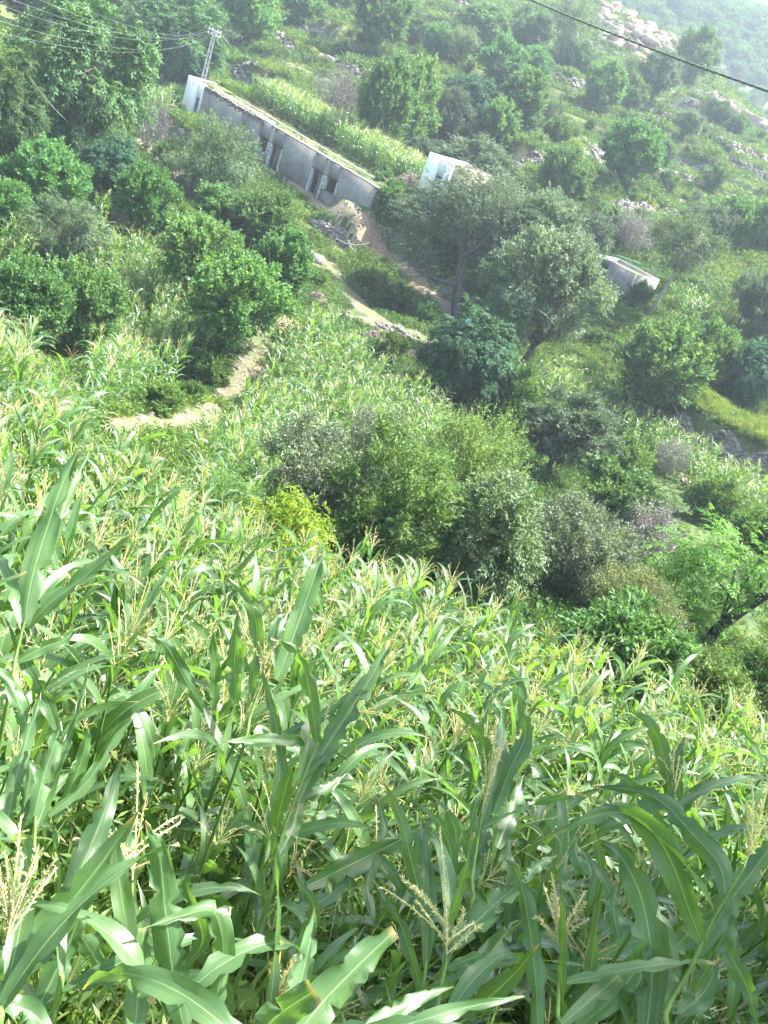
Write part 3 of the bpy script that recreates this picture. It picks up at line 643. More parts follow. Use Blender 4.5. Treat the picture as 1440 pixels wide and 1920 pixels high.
# ------------------------------------------------------------------ dry stone walls
_ico = bmesh.new(); bmesh.ops.create_icosphere(_ico, subdivisions=1, radius=1); ICO_V = np.array([v.co[:] for v in _ico.verts]); ICO_F = np.array([[v.index for v in f.verts] for f in _ico.faces]); _ico.free()
_ico = bmesh.new(); bmesh.ops.create_icosphere(_ico, subdivisions=3, radius=1); ICO3_V = np.array([v.co[:] for v in _ico.verts]); ICO3_F = np.array([[v.index for v in f.verts] for f in _ico.faces]); _ico.free()
CUBE_V = np.array([[a, b, c] for a in (-1, 1) for b in (-1, 1) for c in (-1, 1)], float)
CUBE_Q = np.array([[0, 1, 3, 2], [4, 6, 7, 5], [0, 4, 5, 1], [2, 3, 7, 6], [0, 2, 6, 4], [1, 5, 7, 3]])
def stones(rg, C, S, ang):
    """rough flat blocks: centres, half sizes, yaw"""
    n = len(C); V = CUBE_V[None]*S[:, None]*(1+rg.normal(scale=.16, size=(n, 8, 3)))
    c, s = np.cos(ang)[:, None], np.sin(ang)[:, None]
    tl = rg.normal(scale=.18, size=(n, 1))
    x, y, z = V[..., 0], V[..., 1], V[..., 2]; z2 = z+x*tl
    V = np.stack([x*c-y*s, x*s+y*c, z2], -1) + C[:, None]
    Q = CUBE_Q[None]+(np.arange(n)*8)[:, None, None]
    return V.reshape(-1, 3), Q.reshape(-1, 4)
for k, (pa, pb, h, lab) in enumerate(WALL_PTS):
    rg = np.random.default_rng(100+k); d = (pb-pa)[:2]; L = np.hypot(*d); d = d/L; nr = np.array([d[1], -d[0]]); nr = nr if nr@pa[:2] > 0 else -nr
    dist = np.linalg.norm(pa); ss = max(.1, dist*.0014)
    N = int(L*h*2.3/(ss*ss*2.1)); N = min(N, 4200)
    t = rg.uniform(-.6, L+.6, N); f = rg.uniform(0, 1, N)**.9
    edge = np.clip(np.minimum(t+.6, L+.6-t)/2.0, .25, 1)*(.8+.25*np.sin(t*1.7+k)); f = f*edge
    y_ = -.12+f*.34+rg.normal(scale=.06, size=N)
    x = pa[0]+d[0]*t+nr[0]*y_; y = pa[1]+d[1]*t+nr[1]*y_
    zb = ground(pa[0]+d[0]*t-nr[0]*.5, pa[1]+d[1]*t-nr[1]*.5); z = zb-.1+f*(h+.15)
    S = np.stack([rg.uniform(.7, 1.8, N)*ss, rg.uniform(.6, 1.2, N)*ss, rg.uniform(.4, .9, N)*ss], 1)
    base = np.array([pa[0], pa[1], pa[2]])
    V, Q = stones(rg, np.stack([x, y, z], 1)-base, S, np.arctan2(d[1], d[0])+rg.normal(scale=.25, size=N))
    w = empty('stone_wall', base); tag(w, lab, 'wall')
    o = obj('stones', mesh_np('stones', V, [Q]), M['palestone'] if 'pale' in lab else M['stone'], w); o['kind'] = 'stuff'

# ------------------------------------------------------------------ boulders
def boulder(px, py, wpx, asp, seed, label, mat='palestone', sink=.3, group=None):
    rg = np.random.default_rng(seed); p = hit(px, py); s = wpx*np.linalg.norm(p)/F/2
    V = ICO3_V.copy(); 
    for _ in range(9):
        nrm_ = norm(rg.normal(size=3)); dd_ = V@nrm_; c = rg.uniform(.45, .85); V = V - np.maximum(dd_-c, 0)[:, None]*nrm_
    V = V*(1+.06*np.sin(V[:, :1]*5+seed)+.05*np.sin(V[:, 1:2]*7)) * np.array([1, .85, asp])*s
    o = obj('boulder', mesh_np('boulder', V, [ICO3_F]), M[mat], loc=p+np.array([0, 0, s*asp*(1-sink)*.7])); o.rotation_euler = (rg.normal()*.15, rg.normal()*.15, rg.uniform(0, 6)); tag(o, label, 'boulder', group)
boulder(1246, 62, 66, .5, 1, 'largest pale boulder of the ridge outcrop')
boulder(1190, 28, 44, .5, 2, 'pinkish boulder at the upper end of the outcrop')
boulder(1150, 18, 30, .5, 3, 'upper leftmost pale boulder of the outcrop')
boulder(1222, 92, 44, .6, 4, 'flat pale boulder under the largest outcrop boulder')
boulder(1285, 84, 34, .8, 5, 'pale boulder at the lower right end of the outcrop')
boulder(1135, 70, 26, .7, 6, 'small white boulder left of the outcrop')
boulder(1215, 55, 34, .5, 7, 'cracked pale boulder in the middle of the outcrop')
boulder(1336, 192, 22, 1.1, 8, 'upright tan boulder alone on the ridge')
boulder(1108, 895, 46, .65, 9, 'rounded grey brown rock at the foot of the olive tree', 'stone')
boulder(1006, 272, 12, .6, 10, 'small pale stone by the narrow upright tree')
boulder(690, 405, 9, 1.5, 11, 'slab of pale rock leaning by the house corner', 'palestone', .1)
boulder(660, 575, 20, .7, 13, 'grey stone beside the eroded footpath', 'stone')
boulder(1285, 905, 22, .5, 14, 'pale flat stone on the valley bank', 'stone')
boulder(1330, 1190, 34, .5, 15, 'white stone under the bright green tree')
boulder(410, 738, 24, .5, 16, 'pale stone on the bend of the grassy path')
rg = np.random.default_rng(77); N = 260; C = []; Sz = []
for k in range(N):
    px, py = [(rg.uniform(1120, 1290), 0), (rg.uniform(1340, 1440), 0)][int(k > 185)]
    py = (px-1120)*.45+rg.normal()*22+20 if k <= 185 else 200+(px-1340)*.42+rg.normal()*10
    p = hit(px, max(2, py)); C.append(p+[0, 0, .1]); Sz.append(rg.uniform(.3, 1.5)*np.array([1, .8, .6])*np.linalg.norm(p)/210)
V, Q = stones(rg, np.array(C), np.array(Sz), rg.uniform(0, 6, N)); o = obj('ridge_rubble', mesh_np('ridge_rubble', V, [Q]), M['palestone']); tag(o, 'pale rubble strewn over the ridge outcrop', 'rubble', kind='stuff')
# grey brush piles and dead heaps by the lower path
def brush_pile(px, py, wpx, label, seed, n=240, mat='brush', asp=.45):
    rg = np.random.default_rng(seed); p = hit(px, py); s = wpx*np.linalg.norm(p)/F/2; g = Geo()
    for _ in range(n):
        c = rg.normal(size=3)*np.array([.5, .5, .0])*s; c[2] = rg.uniform(0, 1)*s*asp*2*math.exp(-(c[0]**2+c[1]**2)/(s*s*.5)); dr_ = norm(rg.normal(size=3)*np.array([1, 1, .35])); ll = s*rg.uniform(.3, .7)
        g.tube([c-dr_*ll/2, c+dr_*ll/2+[0, 0, .03]], .02*s+.006, 3)
    o = obj('brush_pile', g.build('brush_pile'), M[mat], loc=p); tag(o, label, 'brush pile')
brush_pile(592, 565, 46, 'grey heap of cut brushwood at the field corner', 1)
brush_pile(768, 672, 40, 'dark brush heap by the clipped round bush', 2)
brush_pile(700, 640, 50, 'long brown brush heap on the field edge', 3)
brush_pile(765, 350, 60, 'reddish heap of dry branches beside the white shed', 4, mat='brush')
brush_pile(535, 612, 66, 'straw coloured dry grass heap at the top of the path', 5, 300, 'thatch', .25)
# blue plastic sheet on the blue green tree's edge
p = hit(868, 640); g = Geo(); rg = np.random.default_rng(3); nx = 12; X, Y = np.meshgrid(np.linspace(-.6, .6, nx), np.linspace(-.5, .5, nx), indexing='ij'); Z = 1.5+.5*np.sin(X*2.1+.4)*np.cos(Y*2.6)+.15*rg.normal(size=X.shape)-.5*(X**2+Y**2)
i = np.arange(nx-1)[:, None]*nx; j = np.arange(nx-1)[None]; q = np.stack([i+j, i+nx+j, i+nx+j+1, i+j+1], -1).reshape(-1, 4)
me = mesh_np('blue_sheet', np.stack([X, Y, Z], -1), [q]); o = obj('blue_sheet', me, M['bluesheet'], loc=p); tag(o, 'crumpled blue plastic sheet behind the blue green tree', 'sheet')
md = o.modifiers.new('thickness', 'SOLIDIFY'); md.thickness = .01
# ------------------------------------------------------------------ foliage generators
def leaf_quads(P, A, N, L, Wd, fold=.12):
    S = norm(np.cross(A, N)); N = np.cross(S, A)
    L = L[:, None]; Wd = Wd[:, None]
    V = np.stack([P, P+A*L*.45+S*Wd*.5+N*fold*Wd, P+A*L-N*fold*L*.3, P+A*L*.45-S*Wd*.5+N*fold*Wd], 1)
    return V.reshape(-1, 3), (np.arange(len(P))*4)[:, None]+np.arange(4)[None]
def twig_leaves(rg, B, D, L, k, ll, lw, droop=.3, planar=False, ang=.9, jit=.35, t0=.1):
    n = len(B); t = np.linspace(t0, 1, k)[None, :, None]+rg.uniform(-.3/k, .3/k, (n, k, 1))
    Z = np.array([0, 0, -1.0]); L_ = L[:, None, None]
    P = B[:, None]+D[:, None]*L_*t + Z*droop*L_*t**2
    T = norm(D[:, None]+Z*2*droop*t)
    side = norm(np.cross(D, np.array([0, 0, 1.0])+rg.normal(scale=.25 if planar else .9, size=(n, 3))))[:, None]
    sg = np.where(np.arange(k) % 2 == 0, 1, -1)[None, :, None]
    A = norm(T*math.cos(ang)+side*sg*math.sin(ang)+rg.normal(scale=jit, size=(n, k, 3))+Z*droop*.4)
    Nn = norm(np.cross(side+0*T, T)+rg.normal(scale=jit if planar else .7, size=(n, k, 3)))
    Nn = np.where((Nn[..., 2:] < 0), -Nn, Nn)
    sz = (1-.35*np.abs(t*2-1.1)).clip(.4)[..., 0]*rg.uniform(.75, 1.25, (n, k))
    return leaf_quads(P.reshape(-1, 3), A.reshape(-1, 3), Nn.reshape(-1, 3), (ll*sz).ravel(), (lw*sz).ravel())
def crown_mesh(name, seed, h, w, base_f=.25, anchors=40, twigs=600, k=14, tl=.7, ll=.16, lw=.08, droop=.15, up=.5, planar=False, ang=.9, shell=.62, clump=.2, flat=1.0, egg=.0, jit=.35, gaps=0.0, lean=(0, 0)):
    """foliage of one tree: leaves on twigs in clumps spread over an uneven envelope"""
    rg = np.random.default_rng(seed); zc = h*(base_f+(1-base_f)*.5); rz = h*(1-base_f)*.5; rx = w*.5
    u = norm(rg.normal(size=(anchors*3, 3))); 
    if gaps: u = u[(np.sin(u[:, 0]*5+seed)+np.sin(u[:, 1]*6+2*seed)+np.sin(u[:, 2]*5)) > -1.5+gaps*2]
    # spread anchors evenly
    keep = []
    for c in u:
        if len(keep) >= anchors: break
        if all(np.linalg.norm(c-x) > 1.9/math.sqrt(anchors) for x in keep): keep.append(c)
    u = np.array(keep); na = len(u)
    rr = rg.uniform(shell, 1.0, (na, 1))*(1+.07*rg.normal(size=(na, 1))).clip(.8, 1.15); A = u*rr
    A = np.vstack([A, rg.normal(size=(na//3, 3))*.28]); na = len(A)
    A[:, :2] *= (1-egg*A[:, 2:]) ; A[:, 2] *= flat
    m = rg.integers(0, na, twigs); off = rg.normal(size=(twigs, 3))*clump
    B = A[m]+off*.8; rad = norm(A[m]+off+1e-6)
    D = norm(rad*.75+rg.normal(scale=.45, size=(twigs, 3))+np.array([0, 0, up]))
    sc = np.array([rx*.82, rx*.82, rz*.82]); Bw = B*sc+np.array([0, 0, zc]); Lw = tl*rg.uniform(.6, 1.3, twigs)
    Bw[:, 0] += lean[0]*Bw[:, 2]/h; Bw[:, 1] += lean[1]*Bw[:, 2]/h
    V, Q = twig_leaves(rg, Bw-D*Lw[:, None]*.35, D, Lw, k, ll, lw, droop, planar, ang, jit)
    Aw = A*sc+np.array([0, 0, zc]); Aw[:, 0] += lean[0]*Aw[:, 2]/h; Aw[:, 1] += lean[1]*Aw[:, 2]/h
    return mesh_np(name, V, [Q]), Aw
def trunk_mesh(name, seed, h, A, r=.14, base_f=.25, forks=9, bend=.06, fork_z=None, extra=None, tw=True):
    rg = np.random.default_rng(seed+5); g = Geo(); fz = fork_z or h*base_f*1.15
    n = 7; t = np.linspace(0, 1, n); P = np.stack([np.cumsum(rg.normal(size=n))*bend*h*.12, np.cumsum(rg.normal(size=n))*bend*h*.12, -.35+t*(fz+.35)], 1); P[:, :2] -= P[1, :2]
    g.tube(P, r*(1.35-.5*t), 8); top = P[-1]
    for a in A[rg.permutation(len(A))[:forks]]:
        mid = top+(a-top)*.5+rg.normal(size=3)*.07*h*np.array([1, 1, .5])+np.array([0, 0, .05*h]); C = catmull([top-[0, 0, .1], mid, a], 7)
        g.tube(C, r*np.linspace(.55, .12, 7), 5)
        if tw:
            for s in (3, 4, 5):
                e = C[s]+rg.normal(size=3)*.14*h; g.tube([C[s], (C[s]+e)/2+rg.normal(size=3)*.02*h, e], [r*.2, r*.12, r*.05], 4)
    return g.build(name, smooth=True)
KINDS = {}
def kind(nm, nvar, mat, bark, h, w, trunk_r=.14, forks=9, bend=.06, **kw):
    KINDS[nm] = []
    for v in range(nvar):
        cm, A = crown_mesh('crown', sum(map(ord, nm))*7+v*13, h, w, **kw); cm.materials.append(M[mat])
        tm = trunk_mesh('trunk', v*3+len(nm), h, A, trunk_r, kw.get('base_f', .25), forks, bend); tm.materials.append(M[bark])
        KINDS[nm].append((cm, tm, h, w))
kind('mulberry', 4, 'mulberry', 'bark', 6, 5.2, base_f=.1, anchors=40, twigs=2100, k=12, tl=.6, ll=.21, lw=.145, droop=.03, up=.8, clump=.15, egg=-.04, shell=.82)
kind('mulberry_tall', 2, 'mulberry', 'bark', 7, 4.6, base_f=.08, anchors=38, twigs=2100, k=12, tl=.65, ll=.21, lw=.145, droop=.03, up=1.0, clump=.14, egg=.08, shell=.82)
kind('walnut', 3, 'walnut', 'bark', 9, 8.5, trunk_r=.24, base_f=.1, anchors=46, twigs=2600, k=12, tl=1.0, ll=.32, lw=.125, droop=.45, up=.15, planar=True, ang=1.0, jit=.2, clump=.13, shell=.72)
kind('bluegreen', 2, 'bluegreen', 'bark', 7, 7.5, trunk_r=.18, base_f=.04, anchors=40, twigs=1900, k=12, tl=.9, ll=.34, lw=.14, droop=.55, up=.1, planar=True, ang=1.0, jit=.2, clump=.13, shell=.7)
kind('olive', 4, 'olive', 'bark', 7, 6.5, trunk_r=.17, forks=14, bend=.1, base_f=.18, anchors=36, twigs=2900, k=14, tl=.7, ll=.18, lw=.095, droop=.12, up=.35, clump=.13, gaps=.0, shell=.66)
kind('acacia', 3, 'acacia', 'bark', 6, 6, trunk_r=.12, forks=14, bend=.1, base_f=.04, anchors=36, twigs=1800, k=16, tl=.8, ll=.15, lw=.06, droop=.3, up=.3, planar=True, ang=1.1, clump=.14, gaps=.1)
kind('dry', 2, 'dry', 'palebark', 4.5, 4.2, trunk_r=.07, forks=22, base_f=.04, anchors=32, twigs=1000, k=10, tl=.6, ll=.11, lw=.06, droop=.0, up=.6, clump=.18)
kind('bush', 4, 'bush', 'bark', 2.2, 3.0, trunk_r=.05, base_f=-.1, anchors=24, twigs=900, k=11, tl=.5, ll=.16, lw=.1, droop=.08, up=.65, clump=.16, shell=.68)
kind('leggy', 2, 'acacia', 'palebark', 7, 5.4, trunk_r=.12, forks=8, bend=.05, base_f=.42, anchors=26, twigs=1200, k=14, tl=.75, ll=.16, lw=.07, droop=.2, up=.3, clump=.14, gaps=.1)
TREE_N = [0]
def place_tree(base, kindname, h, w, label, cat='tree', name=None, group=None, var=None, lean=(0, 0), rz=None):
    vs = KINDS[kindname]; TREE_N[0] += 1; rg = np.random.default_rng(TREE_N[0]*17+3)
    cm, tm, hh, ww = vs[(TREE_N[0] if var is None else var) % len(vs)]
    root = empty(name or kindname+'_tree', base, rg.uniform(0, 6.28) if rz is None else rz)
    root.rotation_euler = (lean[0]+rg.normal()*.03, lean[1]+rg.normal()*.03, root.rotation_euler[2])
    root.scale = (w/ww, w/ww*rg.uniform(.9, 1.1), h/hh)
    obj('trunk', tm, None, root); obj('crown', cm, None, root)
    return tag(root, label, cat, group)
def tilt_at(px, py):
    a = at(px, py, 60.0); x0, y0, _ = project(a); x1, y1, _ = project(a+np.array([0, 0, 1.0])); return (x1-x0)/(y0-y1)
def tree(px, py, hpx, wpx, kindname, label, **kw):
    if kw.pop('centred', True): px = px-.5*hpx*tilt_at(px, py)          # pixel given below the crown's middle
    p = hit(px, py, kw.pop('dmin', 19.0)); d = p@FW
    return place_tree(p, kindname, hpx*d/F*1.05, wpx*d/F*1.06, label, **kw)

# ------------------------------------------------------------------ trees of the far slope (pixel of the foot, height and width in pixels)
T = tree; mb_, wn_ = 'mulberry_tree', 'walnut_tree'
T(130, 335, 345, 255, 'walnut', 'huge dense leafy tree filling the upper left corner', name=wn_, var=0)
T(8, 345, 230, 150, 'walnut', 'leafy tree cut off by the frame left of the huge tree', name=wn_, var=1)
T(60, 75, 110, 130, 'olive', 'pale blurred tree top above the huge leafy tree', name='olive_tree')
T(213, 372, 118, 118, 'bluegreen', 'dark drooping frond tree below the huge leafy tree', name='frond_tree', var=0)
T(335, 158, 165, 185, 'walnut', 'broad leafy tree behind the power mast', name=wn_, var=2)
T(235, 112, 130, 105, 'walnut', 'dark tree squeezed between the huge tree and the mast tree', name=wn_, var=0)
T(466, 86, 115, 118, 'mulberry', 'dark round tree on the upper terrace above the mast', name=mb_)
T(570, 48, 62, 90, 'mulberry', 'low dark tree at the top edge above the scree', name=mb_)
T(640, 20, 60, 60, 'bush', 'pale green bush at the top edge beside the scree', cat='bush', name='bush')
T(716, 98, 120, 108, 'mulberry', 'round bushy tree at the top above the grey dry tree', name=mb_)
T(781, 84, 46, 44, 'mulberry', 'small tree beside the round tree near the top edge', name=mb_)
T(823, 118, 70, 54, 'mulberry_tall', 'small oval tree on the upper terrace strip', name=mb_)
T(866, 114, 66, 76, 'acacia', 'silvery tree with pale stems on the upper slope', name='acacia_tree')
T(905, 98, 88, 112, 'walnut', 'wide bluish tree near the top centre', name=wn_)
T(990, 102, 84, 92, 'walnut', 'layered tree at the top left of the outcrop', name=wn_)
T(1075, 122, 128, 100, 'acacia', 'fine leaved dark tree left of the pale outcrop', name='acacia_tree')
T(940, 164, 84, 92, 'mulberry', 'spreading tree above the two upright trees', name=mb_)
T(1003, 152, 62, 66, 'mulberry', 'small pale round tree above the narrow upright tree', name=mb_)
T(985, 252, 116, 88, 'mulberry_tall', 'tall narrow upright tree in the middle of the slope', name=mb_, var=0)
T(930, 298, 106, 84, 'mulberry_tall', 'oval upright tree above the willow like tree', name=mb_, var=1)
T(722, 288, 178, 104, 'mulberry_tall', 'left of the twin tall trees behind the corn strip', name=mb_, var=0)
T(778, 292, 168, 100, 'mulberry_tall', 'right of the twin tall trees behind the corn strip', name=mb_, var=1)
T(640, 238, 108, 94, 'dry', 'greyish leafless looking tree behind the corn strip', name='dry_tree', var=0)
T(882, 244, 104, 112, 'bluegreen', 'dark blue green tree behind the grey round tree', name='frond_tree')
T(836, 278, 112, 102, 'olive', 'grey round tree beside the twin tall trees', name='olive_tree', var=0)
T(792, 328, 72, 74, 'olive', 'small silvery tree just above the white shed', name='olive_tree', var=1)
T(738, 402, 66, 66, 'bush', 'dark bush at the lower corner of the grey house', cat='bush', name='bush')
T(722, 352, 30, 40, 'bush', 'little bush on the roof corner of the grey house', cat='bush', name='bush')
T(893, 372, 112, 160, 'olive', 'olive coloured tree covering the white shed', name='olive_tree', var=2)
T(905, 505, 175, 215, 'olive', 'tall grey green crown behind the forked tree', name='olive_tree', var=3)
T(1000, 600, 240, 215, 'olive', 'grey green tree standing right of the forked tree', name='olive_tree', var=0)
T(1035, 695, 275, 230, 'olive', 'broad grey green tree in front of the concrete hut', name='olive_tree', var=1)
T(890, 758, 192, 205, 'bluegreen', 'drooping blue green tree at the end of the lower field', name='frond_tree', var=1)
T(958, 800, 120, 120, 'bush', 'dark thicket below the drooping blue green tree', cat='bush', name='bush')
T(735, 680, 60, 58, 'bush', 'clipped round bush on the bank of the lower field', cat='bush', name='bush', var=1)
T(272, 444, 132, 108, 'mulberry', 'round tree standing by the dry stone wall', name=mb_, var=0)
T(412, 385, 172, 145, 'acacia', 'feathery grey green tree in front of the grey house', name='acacia_tree', var=0)
T(335, 360, 70, 90, 'acacia', 'low feathery shrub left of the feathery tree', cat='bush', name='acacia_shrub', var=1)
T(284, 284, 98, 74, 'dry', 'thin bare grey shrub beside the stone bank', cat='bush', name='dry_shrub', var=1)
T(318, 322, 60, 60, 'bush', 'small dark bush on the trodden track', cat='bush', name='bush')
T(495, 484, 120, 132, 'mulberry', 'uppermost tree of the clump left of the gully', name=mb_, var=1)
T(418, 446, 96, 118, 'mulberry', 'low spreading tree at the upper left of the clump', name=mb_, var=2)
T(378, 566, 158, 145, 'mulberry', 'dark tree at the left of the clump above the corn', name=mb_, var=3)
T(535, 578, 150, 105, 'mulberry_tall', 'upright tree at the right of the clump by the bank', name=mb_, var=0)
T(448, 668, 190, 168, 'mulberry', 'front tree of the clump with a bare pale trunk', name=mb_, var=0)
T(80, 416, 142, 152, 'mulberry', 'bushy tree under the huge tree at the left edge', name=mb_, var=1)
T(8, 446, 110, 100, 'mulberry', 'dark tree top at the left edge above the corn', name=mb_, var=2)
T(128, 496, 130, 155, 'acacia', 'light feathery tree above the left corn field', name='acacia_tree', var=2)
T(42, 662, 182, 160, 'mulberry', 'leafy tree at the left edge between the corn fields', name=mb_, var=3)
T(148, 668, 188, 155, 'mulberry', 'big round tree between the left corn fields', name=mb_, var=2)
T(300, 772, 58, 88, 'bush', 'low rounded bush on the lower bend of the path', cat='bush', name='bush', var=0)
T(405, 718, 54, 76, 'bush', 'low bush beside the upper bend of the path', cat='bush', name='bush', var=2)
T(364, 748, 34, 50, 'bush', 'tiny bush between the two path bushes', cat='bush', name='bush', var=3)
T(1055, 388, 110, 106, 'mulberry', 'bright round tree below the dark stone wall', name=mb_, var=0)
T(1045, 270, 50, 52, 'bush', 'dark little bush right of the narrow upright tree', cat='bush', name='bush')
T(1136, 214, 92, 74, 'mulberry_tall', 'bright oval tree in the upper right thicket', name=mb_, var=1)
T(1186, 212, 62, 56, 'mulberry', 'small pointed tree beside the bright oval tree', name=mb_)
T(1085, 142, 58, 78, 'walnut', 'flat topped dark tree above the bright oval tree', name=wn_)
T(1190, 198, 92, 80, 'acacia', 'left half of the dark thicket under the outcrop', name='acacia_tree')
T(1236, 196, 98, 84, 'olive', 'right half of the dark thicket under the outcrop', name='olive_tree')
T(1304, 152, 92, 78, 'mulberry', 'dark bluish tree at the right end of the outcrop', name=mb_)
T(1182, 350, 118, 118, 'mulberry', 'wide tree on the right terrace with an open crown', name=mb_, var=3)
T(1222, 322, 70, 76, 'mulberry', 'smaller tree growing against the wide terrace tree', name=mb_)
T(1290, 262, 54, 58, 'olive', 'silver grey tree near the ruined wall', name='olive_tree')
T(1350, 232, 42, 44, 'bush', 'bush on the ridge below the cable', cat='bush', name='bush')
T(1385, 252, 36, 44, 'bush', 'dark bush among the pale ridge stones', cat='bush', name='bush')
T(1250, 362, 42, 46, 'bush', 'dark bush under the ruined wall', cat='bush', name='bush')
T(1345, 356, 48, 52, 'bush', 'bluish bush at the right of the ruined wall', cat='bush', name='bush')
T(1300, 255, 40, 40, 'bush', 'pale bush just above the silver grey tree', cat='bush', name='bush')
T(1222, 586, 190, 150, 'leggy', 'leaning tree with a forked pale trunk by the hut', name='leaning_tree', var=0, lean=(0, 0.10), centred=False)
T(1330, 470, 90, 92, 'olive', 'pale round tree on the far right slope', name='olive_tree')
T(1375, 462, 88, 86, 'mulberry', 'hazy dark tree right of the pale round tree', name=mb_)
T(1430, 470, 92, 84, 'mulberry', 'hazy tree cut by the right edge of the frame', name=mb_)
T(1252, 778, 178, 168, 'mulberry', 'large round tree above the long dark wall', name=mb_, var=1)
T(1330, 720, 126, 112, 'mulberry', 'bright round tree just behind the large round tree', name=mb_, var=2)
T(1410, 616, 118, 92, 'olive', 'grey green tree at the right edge above the crop strip', name='olive_tree', var=3)
T(1415, 752, 128, 116, 'bluegreen', 'dark shady tree at the right edge by the crop strip', name='frond_tree')
T(1440, 640, 90, 90, 'olive', 'greyish crown cut by the right frame edge', name='olive_tree')
T(1110, 492, 94, 92, 'olive', 'grey tree above the concrete hut', name='olive_tree', var=0)
T(1192, 474, 84, 92, 'dry', 'dull bare branched tree behind the leaning tree', name='dry_tree', var=0)
T(1160, 440, 50, 70, 'bush', 'yellow green bush left of the bare branched tree', cat='bush', name='bush')
T(1072, 896, 172, 190, 'olive', 'olive tree with a dark trunk in the valley middle', name='olive_tree', var=2)
T(1180, 896, 82, 92, 'bush', 'mixed green bush between the olive tree and the corn', cat='bush', name='bush', var=0)
T(1262, 890, 76, 78, 'brownb' if False else 'dry', 'brownish bush beside the valley corn strip', cat='bush', name='dry_shrub', var=1)
T(1166, 970, 100, 162, 'bush', 'broad bright rounded bush in the valley', cat='bush', name='bush', var=1)
T(1345, 980, 90, 108, 'bush', 'rounded bush on the green valley bank', cat='bush', name='bush', var=2)
T(1428, 1042, 96, 112, 'bush', 'dark bush at the right edge of the valley bank', cat='bush', name='bush', var=3)
T(748, 585, 50, 86, 'bush', 'dark leafy thicket filling the gully below the path', cat='bush', name='bush', var=0)
T(700, 540, 40, 64, 'bush', 'dark bush under the slack rope', cat='bush', name='bush', var=1)
T(800, 612, 52, 70, 'bush', 'dark bush at the lower end of the gully', cat='bush', name='bush', var=2)
T(965, 590, 215, 200, 'olive', 'grey green crown joining the forked tree to its right neighbour', name='olive_tree', var=2)
# forked willow like tree: explicit limbs
def forked_tree():
    b = hit(857, 604); d = b@FW; rg = np.random.default_rng(8); root = empty('forked_tree', b); s = d/F
    tag(root, 'old forked tree with spreading bare limbs beside the footpath', 'tree')
    def q(px, py, dy=0.0):
        r = ray(px, py); k = (b[1]+dy)/r[1]; return r*k-b
    g = Geo(); limbs = []
    def limb(pts, r0, r1, keep=True):
        C = catmull([q(*p) for p in pts], 14); g.tube(C, np.linspace(r0, r1, 14), 7); limbs.append(C)
    limb([(857, 610), (855, 570), (862, 520), (868, 480)], .36, .28)
    limb([(868, 482), (860, 440), (840, 400), (828, 380, -1)], .24, .06); limb([(866, 488), (885, 440, 1), (905, 420, 1), (925, 380, 1)], .22, .06)
    limb([(858, 535), (810, 520, -1), (780, 500, -1.5), (748, 470, -2)], .2, .05); limb([(868, 480), (900, 460, -1), (935, 415, -1), (945, 380, -1)], .2, .05)
    limb([(838, 400), (800, 395), (770, 410)], .09, .03); limb([(880, 450), (875, 400), (880, 360)], .12, .03); limb([(905, 420), (950, 430), (985, 420)], .1, .03); limb([(800, 512), (790, 470), (775, 440)], .08, .03)
    obj('trunk', g.build('trunk', smooth=True), M['bark'], root)
    ends = np.concatenate([c[5:] for c in limbs[1:]]); n = 1900; m_ = rg.integers(0, len(ends), n)
    B = ends[m_]+rg.normal(scale=.75, size=(n, 3))+np.array([0, 0, .45]); c0 = np.array([1.5, 0, 6.0])
    # rounded upper crown
    cc = [q(*p) for p in ((830, 375), (880, 350, 1), (930, 370, 1), (975, 395, 1), (900, 400, -1), (790, 400, -1), (960, 430, 0), (850, 420, 1))]; m2 = rg.integers(0, len(cc), 2000)
    B2 = np.array(cc)[m2]+norm(rg.normal(size=(2000, 3)))*rg.uniform(.5, 1.0, (2000, 1))*np.array([1.9, 1.9, 1.25]); B = np.vstack([B, B2])
    D = norm(B-c0+rg.normal(size=B.shape)*2+np.array([0, 0, 1.0]))
    V, Q = twig_leaves(rg, B, D, rg.uniform(.4, .8, len(B)), 12, .18, .08, .2)
    obj('crown', mesh_np('crown', V, [Q]), M['olive'], root)
forked_tree()

# ------------------------------------------------------------------ the near clump below the field (leaf by leaf)
def near_tree(px, py, hpx, wpx, label, mat, name, seed, cat='tree', bark='bark', dmin=19.0, centred=True, forks=12, lean=(0, 0), tr=.07, dist=None, **kw):
    if centred: px = px-.42*hpx*tilt_at(px, py)
    p = hit(px, py, dmin) if dist is None else None
    if p is None:
        p = at(px, py, dist); p[2] = ground(p[:1], p[1:2])[0]
    d = p@FW; h = hpx*d/F*1.05; w = wpx*d/F*1.05
    for q_ in ('tl', 'll', 'lw'): kw[q_] *= 1.32
    cm, A = crown_mesh('crown', seed, h, w, lean=(lean[0]*1.35, lean[1]), **kw)
    root = empty(name, p); tag(root, label, cat)
    obj('trunk', trunk_mesh('trunk', seed, h, A, tr, max(.08, kw.get('base_f', .2)), forks, .05), M[bark], root); obj('crown', cm, M[mat], root)
    return root
near_tree(600, 1035, 265, 215, 'grey leaved slender tree at the left of the near clump', 'greyleaf', 'grey_leaved_tree', 41, base_f=.3, anchors=60, twigs=1500, k=13, tl=.34, ll=.058, lw=.036, droop=.1, up=.3, clump=.13, gaps=.1, lean=(-.2, 0), tr=.05)
near_tree(735, 1080, 310, 240, 'light green bushy tree in the middle of the near clump', 'lightgreen', 'light_green_tree', 42, base_f=.02, anchors=46, twigs=2500, k=14, tl=.5, ll=.085, lw=.036, droop=.08, up=1.0, clump=.12, shell=.7)
